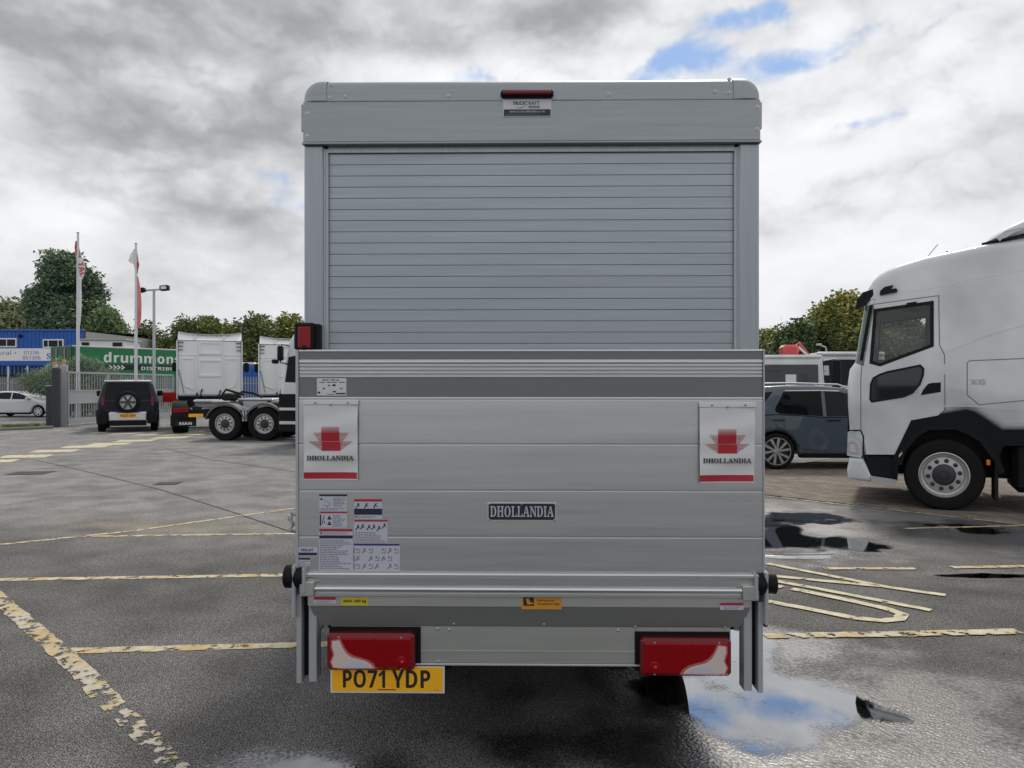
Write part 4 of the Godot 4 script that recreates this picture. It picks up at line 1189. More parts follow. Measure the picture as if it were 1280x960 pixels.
# a wheel whose face looks along its local z
func wheel(parent: Node3D, p: Vector3, b: Basis, r: float, w: float, rim: float, style: String) -> MeshInstance3D:
	var h := w / 2
	var t := MB.new().lathe([[rim * 0.98, -h + 0.02], [rim + 0.03, -h], [r - 0.05, -h + 0.004], [r - 0.012, -h + 0.03], [r, -h + 0.06], [r, -h + 0.35 * w], [r - 0.008, -h + 0.355 * w], [r - 0.008, -h + 0.375 * w], [r, -h + 0.38 * w], [r, h - 0.38 * w], [r - 0.008, h - 0.375 * w], [r - 0.008, h - 0.355 * w], [r, h - 0.35 * w], [r, h - 0.06], [r - 0.012, h - 0.03], [r - 0.03, h - 0.008], [r - 0.06 * r / 0.5, h - 0.002], [rim + 0.045 * r / 0.5, h], [rim + 0.02, h - 0.006], [rim, h - 0.014], [rim * 0.985, h - 0.05]], 40)
	var o := part("wheel", t, M.tyre_rubber, parent)
	o.transform = Transform3D(b, p)
	if style == "truck":
		part("rim", MB.new().lathe([[rim, h - 0.03], [rim, h - 0.008], [rim - 0.012, h - 0.004], [rim - 0.02, h - 0.012], [rim - 0.03, h - 0.07], [rim - 0.06, h - 0.08], [rim - 0.075, h - 0.055], [rim * 0.48, h - 0.045], [rim * 0.46, h - 0.03], [rim * 0.46, h - 0.1]], 40), M.grip_silver, o)
		part("hub", MB.new().lathe([[rim * 0.45, h - 0.1], [rim * 0.44, h - 0.012], [rim * 0.38, h], [rim * 0.2, h + 0.004], [rim * 0.17, h + 0.02], [0, h + 0.022]], 30), M.dark_alloy, o)
		var nuts := MB.new()
		for k in 10:
			var a := TAU * k / 10.0 + 0.15
			nuts.at(Vector3(cos(a), sin(a), 0) * rim * 0.62 + Vector3(0, 0, h - 0.052)).lathe([[0.031, 0], [0.031, 0.006], [0.018, 0.008], [0.016, 0.03], [0.009, 0.036], [0, 0.036]], 8)
		stuff(part("wheel_nuts", nuts, M.dark_alloy, o))
	elif style == "alloy":
		part("barrel", MB.new().lathe([[rim, h - 0.02], [rim * 0.97, h - 0.01], [rim * 0.93, h - 0.02], [rim * 0.9, h - 0.09], [0, h - 0.095]], 36), M.dark_alloy, o)
		var s := MB.new()
		for k in 5:
			for d in [-0.2, 0.2]:
				var a := TAU * k / 5.0 + 0.3
				var u := Vector3(cos(a + d * 0.4), sin(a + d * 0.4), 0)
				var e := Vector3(cos(a + d * 1.5 + 0.16), sin(a + d * 1.5 + 0.16), 0)
				var n := Vector3(-e.y, e.x, 0)
				var z0 := Vector3(0, 0, h - 0.02)
				var z1 := Vector3(0, 0, h - 0.045)
				s.quad(u * rim * 0.12 - n * 0.018 + z0, u * rim * 0.12 + n * 0.018 + z0, e * rim * 0.96 + n * 0.028 + z0, e * rim * 0.96 - n * 0.028 + z0)
				s.quad(u * rim * 0.12 + n * 0.018 + z0, u * rim * 0.12 + n * 0.018 + z1, e * rim * 0.96 + n * 0.028 + z1, e * rim * 0.96 + n * 0.028 + z0)
				s.quad(u * rim * 0.12 - n * 0.018 + z1, u * rim * 0.12 - n * 0.018 + z0, e * rim * 0.96 - n * 0.028 + z0, e * rim * 0.96 - n * 0.028 + z1)
		s.lathe([[rim * 0.22, h - 0.05], [rim * 0.2, h - 0.015], [rim * 0.1, h - 0.012], [0, h - 0.012]], 20)
		s.lathe([[rim * 1.0, h - 0.03], [rim * 1.0, h - 0.008], [rim * 0.95, h - 0.008], [rim * 0.94, h - 0.03]], 36)
		part("spokes", s, M.silver, o)
	else:
		part("rim", MB.new().lathe([[rim, h - 0.02], [rim * 0.95, h - 0.02], [rim * 0.85, h - 0.06], [rim * 0.4, h - 0.04], [0, h - 0.035]], 30), M.galvanised, o)
	return o

# ---------------------------------------------------------------- white tractor unit on the right
func vec2s(a: Array) -> Array:
	var r := []
	for q in a: r.append(Vector2(q[0], q[1]))
	return r
func build_tractor_right() -> void:
	var turn := -27.0
	var zd := Basis(Vector3.UP, deg_to_rad(turn)) * Vector3(0, 0, 1)
	var t := thing("tractor_unit", "big white tractor unit on the right, tall sleeper cab seen from its side, facing left", "lorry", Vector3(5.98, 0.012, -10.63) - zd * 1.25, turn)
	var tz := func(y: float) -> float:
		if y < 2.0: return 1.0
		if y < 3.0: return lerpf(1.0, 0.985, y - 2.0)
		return lerpf(0.985, 0.86, (y - 3.0) / 0.8)
	var side := func(y: float) -> float: return 1.25 * tz.call(y)
	var prof := P2([[-1.2, 0.98], [-1.0, 0.74], [-0.605, 0.728], [-0.393, 1.243], [0.267, 1.389], [0.361, 1.368], [0.675, 1.126], [1.35, 1.14], [1.35, 3.76], [0.92, 3.742], [0.49, 3.69], [0.096, 3.625], [-0.22, 3.572], [-0.524, 3.49], [-0.70, 3.42], [-0.82, 3.345], [-0.90, 3.26], [-0.966, 3.134], [-1.0, 2.9], [-1.135, 2.07], [-1.2, 1.98], [-1.235, 1.75], [-1.23, 1.45], [-1.21, 1.15]])
	var win := [[-0.914, 2.072], [-0.862, 2.818], [-0.146, 2.898], [-0.146, 2.296], [-0.8, 2.036]]
	var cab := part("cab", MB.new().hull(prof, 1.25, 0.13, tz, [P2(win)], [18], 5, [2.0, 3.0]), M.white_paint, t, 35)
	# cab sides: seams, glass, trim
	for s in [1.0, -1.0]:
		var flip := Transform3D(Basis.from_scale(Vector3(1, 1, s)), Vector3.ZERO)
		var fix := func(mb: MB) -> MB:
			if s < 0:
				for i in range(0, mb.v.size(), 3):
					var a := flip * mb.v[i]; var b := flip * mb.v[i + 1]; var c := flip * mb.v[i + 2]
					mb.v[i] = a; mb.v[i + 1] = c; mb.v[i + 2] = b
			return mb
		var door := part("door", fix.call(MB.new().plate(P2([[-0.995, 1.06], [-1.005, 2.05], [-0.9, 2.02], [-0.79, 1.985], [-0.14, 2.25], [-0.10, 2.28], [-0.072, 2.255], [-0.02, 2.13], [-0.004, 1.40], [-0.60, 0.76], [-0.985, 0.745]]), side, 0.006, 0.012)), M.white_paint, cab)
		part("windscreen_pillar", fix.call(MB.new().ribbon(vec2s([[-1.045, 2.10], [-0.915, 2.90]]), 0.045, side, 0.003)), M.black_plastic, cab)
		part("door_seam", fix.call(MB.new().ribbon(vec2s([[-1.04, 2.097], [-0.903, 2.905], [-0.064, 2.99], [-0.055, 2.30], [0.006, 2.165], [0.012, 1.395]]), 0.012, side, 0.002)), M.print_grey, cab)
		part("window_seal", fix.call(MB.new().ribbon(vec2s(win), 0.045, side, 0.004, true, 0.02)), M.black_rubber, cab)
		part("door_window", fix.call(MB.new().plate(P2(win), side, -0.012, 0.003)), M.clear_glass, cab)
		var low := [[-0.924, 1.543], [-0.915, 1.76], [-0.883, 1.842], [-0.80, 1.895], [-0.697, 1.932], [-0.294, 2.019], [-0.254, 1.974], [-0.262, 1.88], [-0.30, 1.76], [-0.393, 1.637], [-0.5, 1.585], [-0.903, 1.508]]
		part("lower_window", fix.call(MB.new().plate(P2(low), side, 0.009, 0.01)), M.lower_glass, cab)
		part("lower_window_seal", fix.call(MB.new().ribbon(vec2s(low), 0.03, side, 0.0125, true, 0.01)), M.black_rubber, cab)
		part("door_handle", fix.call(MB.new().plate(P2([[-0.284, 1.604], [-0.255, 1.68], [-0.195, 1.761], [-0.15, 1.775], [-0.039, 1.783], [-0.039, 1.65]]), side, 0.009, 0.012)), M.black_plastic, cab)
		part("corner_seam", fix.call(MB.new().ribbon(vec2s([[-1.035, 2.09], [-1.05, 1.8], [-1.05, 1.08]]), 0.012, side, 0.002)), M.print_grey, cab)
		part("locker_seam", fix.call(MB.new().ribbon(vec2s([[1.30, 2.11], [0.305, 2.078], [0.276, 2.05], [0.276, 1.608], [0.417, 1.478], [1.30, 1.585]]), 0.012, side, 0.002)), M.print_grey, cab)
		part("upper_moulding", fix.call(MB.new().ribbon(vec2s([[-0.92, 2.99], [-0.2, 3.09], [0.3, 3.2], [1.32, 3.34]]), 0.018, side, 0.002)), M.pearl_white, cab)
		part("lower_moulding", fix.call(MB.new().ribbon(vec2s([[0.05, 2.22], [0.5, 2.42], [1.32, 2.68]]), 0.03, side, 0.004)), M.white_paint, cab)
		part("seat_moulding", fix.call(MB.new().ribbon(vec2s([[-1.0, 1.18], [-0.6, 1.2], [-0.02, 1.45], [0.3, 1.46], [1.3, 1.36]]), 0.022, side, 0.003)), M.white_paint, cab)
		part("wheel_arch", fix.call(MB.new().plate(P2([[-0.575, 0.377], [-0.63, 0.5], [-0.63, 0.72], [-0.405, 1.25], [0.267, 1.40], [0.365, 1.378], [0.69, 1.13], [1.36, 1.135], [1.36, 0.95], [0.70, 0.93], [0.62, 0.72], [0.426, 1.005], [0.30, 1.08], [0.143, 1.15], [-0.20, 1.13], [-0.344, 1.04], [-0.50, 0.84], [-0.565, 0.638]]), flat, 1.262, 0.26)), M.black_plastic, cab)
		part("arch_lip", fix.call(MB.new().ribbon(vec2s([[-0.555, 0.62], [-0.50, 0.84], [-0.344, 1.05], [-0.20, 1.15], [0.143, 1.17], [0.30, 1.10], [0.44, 1.01], [0.62, 0.74], [0.68, 0.56]]), 0.07, flat, 1.275, false, 0.06)), M.chassis_black, cab)
		part("step_panel", fix.call(MB.new().plate(P2([[-1.0, 0.735], [-0.6, 0.725], [-0.58, 0.40], [-0.93, 0.445]]), flat, 1.22, 0.2)), M.chassis_black, cab)
		part("step_edge", fix.call(MB.new().plate(P2([[-0.93, 0.44], [-0.585, 0.40], [-0.60, 0.325], [-0.90, 0.35]]), flat, 1.235, 0.2)), M.galvanised, cab)
		part("camera_arm", fix.call(MB.new().plate(P2([[-0.80, 3.033], [-0.80, 3.09], [-0.74, 3.15], [-0.63, 3.17], [-0.66, 3.11], [-0.60, 3.12], [-0.575, 3.10], [-0.58, 3.07]]), side, 0.045, 0.05)), M.black_plastic, cab)
		part("window_camera", fix.call(MB.new().plate(P2([[-0.47, 2.85], [-0.46, 2.905], [-0.34, 2.92], [-0.33, 2.87]]), side, 0.02, 0.02)), M.black_plastic, cab)
		part("visor", fix.call(MB.new().plate(P2([[-1.124, 2.86], [-1.10, 2.99], [-1.03, 3.09], [-0.895, 3.13], [-0.883, 3.05], [-0.95, 2.96], [-1.01, 2.92]]), side, -0.01, 0.3)), M.black_plastic, cab)
		part("headlamp_housing", fix.call(MB.new().plate(P2([[-1.225, 1.06], [-1.235, 0.72], [-1.05, 0.69], [-1.03, 0.74], [-1.035, 1.0], [-1.06, 1.07]]), flat, 1.225, 0.4)), M.white_paint, cab)
		var hl := part("headlamp", fix.call(MB.new().plate(P2([[-1.215, 0.90], [-1.21, 0.77], [-1.09, 0.755], [-1.12, 0.89], [-1.16, 0.925]]), flat, 1.236, 0.02)), M.clear_lens, cab)
		part("lamp_frame", fix.call(MB.new().ribbon(vec2s([[-1.215, 0.90], [-1.21, 0.77], [-1.09, 0.755], [-1.12, 0.89], [-1.16, 0.925]]), 0.022, flat, 1.243, true)), M.silver, hl)
		part("seam_headlamp", fix.call(MB.new().ribbon(vec2s([[-1.2, 1.085], [-1.05, 1.09], [-1.015, 1.0], [-1.02, 0.76], [-1.0, 0.69]]), 0.02, flat, 1.252)), M.black_rubber, cab)
		part("arch_reflector", fix.call(MB.new().plate(P2([[-0.56, 0.72], [-0.52, 0.77], [-0.515, 0.81], [-0.555, 0.76]]), flat, 1.3, 0.03)), M.badge_silver, cab)
		part("mudflap", fix.call(MB.new().span(0.60, 0.64, 0.18, 0.95, 0.75, 1.24)), M.black_rubber, cab)
		wheel(t, Vector3(0, 0.5, 1.08 * s), Basis(Vector3.UP, 0.0 if s > 0 else PI), 0.5, 0.34, 0.315, "truck")
		wheel(t, Vector3(3.9, 0.5, 0.98 * s), Basis(Vector3.UP, 0.0 if s > 0 else PI), 0.5, 0.55, 0.315, "truck")
		part("fuel_tank", fix.call(MB.new().span(0.80, 2.9, 0.30, 1.0, 0.55, 1.2, 0.08)), M.black_plastic, t)
		part("side_marker", fix.call(MB.new().span(0.50, 0.545, 0.66, 0.735, 1.22, 1.27, 0.006)), M.orange_lens, t)
		part("bracket", fix.call(MB.new().span(0.64, 0.67, 0.86, 1.06, 1.18, 1.23)), M.galvanised, t)
	part("bumper", MB.new().hull(P2([[-1.205, 0.69], [-1.24, 0.50], [-1.22, 0.376], [-0.92, 0.345], [-0.90, 0.44], [-1.02, 0.69]]), 1.24, 0.06, one), M.white_paint, t)
	part("windscreen", MB.new().hull(prof, 1.25, 0.13, tz, [], [], 5, [], [18]), M.windscreen_tint, t, 35)
	part("grille", MB.new().span(-1.25, -1.236, 1.05, 1.8, -0.8, 0.8).span(-1.26, -1.25, 1.1, 1.12, -0.8, 0.8).span(-1.26, -1.25, 1.4, 1.42, -0.8, 0.8), M.black_plastic, t)
	part("roof_deflector", MB.new().hull(P2([[0.47, 3.70], [0.60, 3.81], [0.766, 3.91], [0.927, 3.985], [1.4, 4.12], [1.4, 3.77], [0.95, 3.76], [0.75, 3.725]]), 1.06, 0.12, one), M.white_paint, t)
	for s in [1.0, -1.0]: part("deflector_seal", MB.new().tube([Vector3(0.47, 3.70, 0.98 * s), Vector3(0.75, 3.735, 1.06 * s), Vector3(0.95, 3.775, 1.07 * s), Vector3(1.4, 3.80, 1.07 * s)], 0.02, 6), M.black_rubber, t)
	part("aerial", MB.new().tube([Vector3(-0.215, 3.565, 0.85), Vector3(-0.06, 3.765, 0.85)], 0.007, 6), M.steel, t)
	part("roof_marker", MB.new().span(0.04, 0.07, 3.61, 3.66, 0.8, 0.84, 0.008), M.black_plastic, t)
	# inside of the cab
	var ins := part("interior", MB.new().span(-0.95, 1.2, 1.98, 2.0, -1.1, 1.1).span(-0.95, 1.2, 3.02, 3.04, -1.08, 1.08).span(0.35, 0.37, 2.0, 3.02, -1.1, -0.35).span(0.35, 0.37, 2.0, 3.02, 0.5, 1.1), M.cab_interior, cab)
	part("dashboard", MB.new().span(-1.08, -0.72, 2.0, 2.10, -1.05, 1.05, 0.04), M.seat_grey, ins)
	for s in [0.6, -0.6]:
		part("seat", MB.new().span(-0.06, 0.10, 2.0, 2.62, s - 0.25, s + 0.25, 0.05).span(-0.02, 0.07, 2.62, 2.85, s - 0.14, s + 0.14, 0.04), M.seat_grey, ins)
	var ring := []
	for k in 17: ring.append(Vector3(cos(TAU * k / 16.0) * 0.2, sin(TAU * k / 16.0) * 0.2, 0))
	part("steering_wheel", MB.new().at(Vector3(-0.58, 2.18, -0.6), Basis(Vector3.BACK, 0.5) * Basis(Vector3.UP, PI / 2)).tube(ring, 0.018, 6).tube([Vector3(-0.19, 0, 0), Vector3(0.19, 0, 0)], 0.02, 6), M.grip_silver, ins)
	part("sun_blind", MB.new().span(-0.55, -0.2, 2.80, 2.98, 0.9, 1.14, 0.05), M.cab_interior, ins)
	lettering("XG", 0.315, 0.485, 1.755, 1.825, 1.2515, M.steel, cab, "Droid Sans", true, 0.008)
	part("underbody", MB.new().span(-0.95, 1.35, 0.45, 1.2, -0.85, 0.85).span(-0.62, 0.7, 0.7, 1.2, -1.0, 1.0), M.chassis_black, t)
	part("chassis_rail", MB.new().span(0.6, 5.0, 0.7, 0.95, 0.35, 0.45).span(0.6, 5.0, 0.7, 0.95, -0.45, -0.35).span(4.9, 5.0, 0.65, 0.95, -0.9, 0.9), M.chassis_black, t)
	part("fifth_wheel", MB.new().at(Vector3(3.9, 1.05, 0), Basis(Vector3.RIGHT, -PI / 2)).lathe([[0.0, 0], [0.48, 0], [0.48, 0.06], [0.1, 0.07], [0, 0.07]], 24), M.steel, t)

# ---------------------------------------------------------------- estate car beside it
func build_suv() -> void:
	var c := Vector3(5.51, 0.02, -15.8)
	var t := thing("parked_car", "slate blue estate car with large alloys and roof rails beside the white lorry", "car", c - Vector3(0, 0, 0.98), -3)
	var tz := func(y: float) -> float: return lerpf(1.0, 0.985, clampf(y / 1.1, 0, 1)) if y < 1.1 else lerpf(0.985, 0.80, clampf((y - 1.1) / 0.65, 0, 1))
	var side := func(y: float) -> float: return 0.98 * tz.call(y)
	var arch := func(cx: float, r: float) -> Array:
		var a := []
		for k in 9:
			var g := PI - PI * k / 8.0
			a.append([cx + r * cos(g), 0.36 + r * sin(g)])
		return a
	var pts := [[-0.98, 0.45], [-0.46, 0.32]]
	pts.append_array(arch.call(0.0, 0.43)); pts.append([0.46, 0.30]); pts.append([2.45, 0.30]); pts.append_array(arch.call(2.92, 0.43)); pts.append_array([[3.4, 0.35], [3.92, 0.42], [3.98, 0.75], [3.85, 1.02], [3.3, 1.10], [2.55, 1.16], [1.85, 1.58], [1.5, 1.68], [0.9, 1.725], [0.2, 1.735], [-0.55, 1.70], [-0.72, 1.66], [-0.90, 1.15], [-1.0, 1.0], [-1.02, 0.6]])
	var body := part("body", MB.new().hull(P2(pts), 0.98, 0.09, tz, [], [], 5, [1.1]), M.slate_blue_paint, t, 35)
	for s in [1.0, -1.0]:
		var fix := func(mb: MB) -> MB:
			if s < 0:
				for i in range(0, mb.v.size(), 3):
					var b := mb.v[i + 1]
					mb.v[i].z *= -1; mb.v[i + 1] = mb.v[i + 2] * Vector3(1, 1, -1); mb.v[i + 2] = b * Vector3(1, 1, -1)
			return mb
		part("quarter_window", fix.call(MB.new().plate(P2([[-0.80, 1.19], [-0.72, 1.56], [-0.05, 1.60], [-0.42, 1.14], [-0.6, 1.12]]), side, 0.004, 0.01)), M.privacy_glass, body)
		part("rear_door_window", fix.call(MB.new().plate(P2([[-0.03, 1.25], [0.16, 1.59], [0.22, 1.612], [0.93, 1.615], [0.93, 1.10], [0.06, 1.155], [-0.02, 1.19]]), side, 0.004, 0.01)), M.privacy_glass, body)
		part("front_door_window", fix.call(MB.new().plate(P2([[1.0, 1.615], [1.3, 1.60], [1.75, 1.50], [2.25, 1.17], [2.2, 1.09], [1.0, 1.10]]), side, 0.004, 0.01)), M.windscreen_glass, body)
		part("window_trim", fix.call(MB.new().ribbon(vec2s([[0.20, 1.625], [0.9, 1.632], [1.3, 1.62]]), 0.02, side, 0.006)), M.silver, body)
		part("waist_trim", fix.call(MB.new().ribbon(vec2s([[-0.42, 1.115], [0.05, 1.135], [0.95, 1.08], [2.2, 1.075]]), 0.018, side, 0.004)), M.black_plastic, body)
		part("door_seam", fix.call(MB.new().ribbon(vec2s([[0.97, 1.6], [0.97, 0.40], [0.5, 0.42], [0.25, 0.72], [-0.02, 0.9], [-0.06, 1.13]]), 0.010, side, 0.002)), M.black_rubber, body)
		part("swage_line", fix.call(MB.new().ribbon(vec2s([[-0.9, 0.98], [0.0, 0.99], [1.2, 0.985], [3.3, 0.96]]), 0.02, side, 0.003)), M.slate_blue_paint, body)
		for q in [[-0.12, 0.06], [0.98, 1.18]]:
			part("door_handle", fix.call(MB.new().span(q[0] + 0.02, q[1] + 0.1, 1.005, 1.035, 0.955, 0.995, 0.012)), M.dark_blue_paint, body)
		part("sill", fix.call(MB.new().span(0.46, 2.46, 0.24, 0.40, 0.80, 0.955, 0.03)), M.black_plastic, body)
		part("arch_liner", fix.call(MB.new().span(-0.44, 0.44, 0.36, 0.85, 0.5, 0.7).span(2.48, 3.36, 0.36, 0.85, 0.5, 0.7)), M.black_plastic, body)
		part("roof_rail", fix.call(MB.new().tube([Vector3(-0.6, 1.72, 0.74), Vector3(-0.5, 1.765, 0.74), Vector3(0.3, 1.785, 0.74), Vector3(1.3, 1.755, 0.74), Vector3(1.45, 1.70, 0.74)], 0.018, 8)), M.silver, body)
		part("mirror", fix.call(MB.new().span(2.0, 2.14, 1.08, 1.26, 0.95, 1.16, 0.04)), M.slate_blue_paint, body)
		part("tail_lamp", fix.call(MB.new().span(-1.0, -0.92, 0.92, 1.12, 0.70, 0.955, 0.02)), M.red_lens, body)
		for x in [0.0, 2.92]:
			wheel(t, Vector3(x, 0.375, 0.85 * s), Basis(Vector3.UP, 0.0 if s > 0 else PI), 0.375, 0.25, 0.285, "alloy")

# ---------------------------------------------------------------- lorry fronts behind the car
func build_far_lorries() -> void:
	var one_ := func(y: float) -> float: return 1.0 if y < 2.2 else 0.96
	var prof := P2([[0.0, 0.5], [0.06, 0.4], [1.7, 0.4], [1.7, 2.62], [0.22, 2.62], [0.10, 2.50], [0.0, 1.55]])
	var t := thing("crane_lorry", "white lorry with a windscreen notice and a red folded crane behind its cab", "lorry", sp(984, 482, 23.0) * Vector3(1, 0, 1), 84)
	t.position.y = 0.0
	var cab := part("cab", MB.new().hull(prof, 1.12, 0.1, one_), M.white_paint, t)
	var fb := Basis(Vector3(0, 0, 1), Vector3(0.1, 1, 0).normalized(), Vector3(-1, 0.1, 0).normalized())
	var ws := part("windscreen", MB.new().at(Vector3(0.035, 2.02, 0), fb).span(-1.02, 0.9, -0.36, 0.36, 0.01, 0.03), M.hazy_glass, cab)
	part("windscreen_notice", MB.new().at(Vector3(0.035, 2.02, 0), fb).span(-0.05, 0.26, -0.26, 0.06, 0.032, 0.036), M.print_white, ws)
	part("dash_item", MB.new().at(Vector3(0.035, 2.02, 0), fb).span(-0.9, -0.3, -0.30, -0.2, 0.032, 0.035).span(-0.5, -0.2, 0.14, 0.2, 0.032, 0.035).span(0.4, 0.6, -0.25, 0.1, 0.032, 0.035), M.dark_alloy, ws)
	part("wiper", MB.new().at(Vector3(0.035, 2.02, 0), fb).tube([Vector3(-0.9, -0.4, 0.05), Vector3(-0.2, -0.30, 0.05)], 0.012, 5).tube([Vector3(0.1, -0.4, 0.05), Vector3(0.75, -0.30, 0.05)], 0.012, 5), M.black_plastic, ws)
	part("side_window", MB.new().plate(P2([[0.25, 1.65], [0.33, 2.35], [1.1, 2.35], [1.1, 1.6]]), flat, 1.125, 0.01).plate(P2([[0.25, 1.65], [0.33, 2.35], [1.1, 2.35], [1.1, 1.6]]), flat, -1.115, 0.01), M.privacy_glass, cab)
	part("grille", MB.new().at(Vector3(0.0, 1.1, 0), fb).span(-0.8, 0.8, -0.3, 0.25, 0.02, 0.05), M.black_plastic, cab)
	part("roof_edge", MB.new().span(0.10, 0.3, 2.55, 2.68, -1.05, 1.05, 0.05), M.white_paint, cab)
	part("mirror", MB.new().at(Vector3(-0.15, 2.1, 1.38)).span(-0.08, 0.08, -0.42, 0.42, -0.12, 0.12, 0.04), M.black_plastic, cab)
	part("mirror_arm", MB.new().tube([Vector3(0.05, 2.5, 1.05), Vector3(-0.12, 2.55, 1.35), Vector3(-0.12, 2.4, 1.38)], 0.025, 6), M.white_paint, cab)
	part("chassis", MB.new().span(1.7, 7.0, 0.55, 0.85, -0.5, 0.5), M.chassis_black, t)
	part("load_bed", MB.new().span(2.7, 7.2, 0.95, 1.1, -1.2, 1.2).span(2.7, 2.8, 1.1, 1.7, -1.2, 1.2), M.galvanised, t)
	for x in [0.9, 5.0]:
		for s in [1.0, -1.0]: wheel(t, Vector3(x, 0.48, 1.0 * s), Basis(Vector3.UP, 0.0 if s > 0 else PI), 0.48, 0.3, 0.29, "truck")
	var cr := part("crane_column", MB.new().span(2.0, 2.5, 0.9, 2.5, 0.2, 0.8, 0.05).span(1.9, 2.6, 2.45, 3.08, 0.35, 0.85, 0.08), M.red_paint, t)
	part("crane_boom", MB.new().tube([Vector3(2.2, 2.9, 0.6), Vector3(2.2, 3.12, 0.9), Vector3(2.2, 2.5, 1.35)], 0.08, 6).tube([Vector3(2.3, 2.45, 1.3), Vector3(2.3, 2.2, 1.7)], 0.15, 6), M.red_paint, cr)
	part("crane_cylinder", MB.new().tube([Vector3(2.05, 3.0, 0.85), Vector3(2.05, 2.65, 1.2)], 0.05, 8), M.silver, cr)
	part("crane_block", MB.new().span(1.85, 1.99, 2.5, 2.75, 0.85, 1.02, 0.03), M.orange_lens, cr)
	var u := thing("lorry", "white lorry with a wide dark windscreen, between the crane lorry and the tractor unit", "lorry", sp(1066, 482, 25.0) * Vector3(1, 0, 1), 92)
	var prof2 := P2([[0.0, 0.5], [0.06, 0.4], [1.9, 0.4], [1.9, 2.80], [0.25, 2.84], [0.12, 2.74], [0.0, 1.55]])
	var cb := part("cab", MB.new().hull(prof2, 1.2, 0.12, one_), M.white_paint, u)
	var w2 := part("windscreen", MB.new().at(Vector3(0.05, 2.2, 0), fb).span(-1.12, 1.12, -0.44, 0.40, 0.015, 0.035), M.privacy_glass, cb)
	part("windscreen_notice", MB.new().at(Vector3(0.05, 2.2, 0), fb).span(-0.95, -0.78, -0.12, 0.2, 0.037, 0.04), M.galvanised, w2)
	part("grille", MB.new().at(Vector3(0.0, 1.1, 0), fb).span(-0.8, 0.8, -0.3, 0.25, 0.02, 0.05), M.black_plastic, cb)
	part("trim_strip", MB.new().at(Vector3(0.0, 1.62, 0), fb).span(-1.1, 1.1, -0.03, 0.03, 0.02, 0.04), M.galvanised, cb)
	part("roof_edge", MB.new().span(0.02, 0.3, 2.72, 2.86, -1.1, 1.1, 0.05), M.white_paint, cb)
	part("chassis", MB.new().span(1.9, 6.0, 0.55, 0.95, -0.5, 0.5), M.chassis_black, u)
	for x in [1.0, 4.6]:
		for s in [1.0, -1.0]: wheel(u, Vector3(x, 0.5, 1.05 * s), Basis(Vector3.UP, 0.0 if s > 0 else PI), 0.5, 0.32, 0.3, "truck")

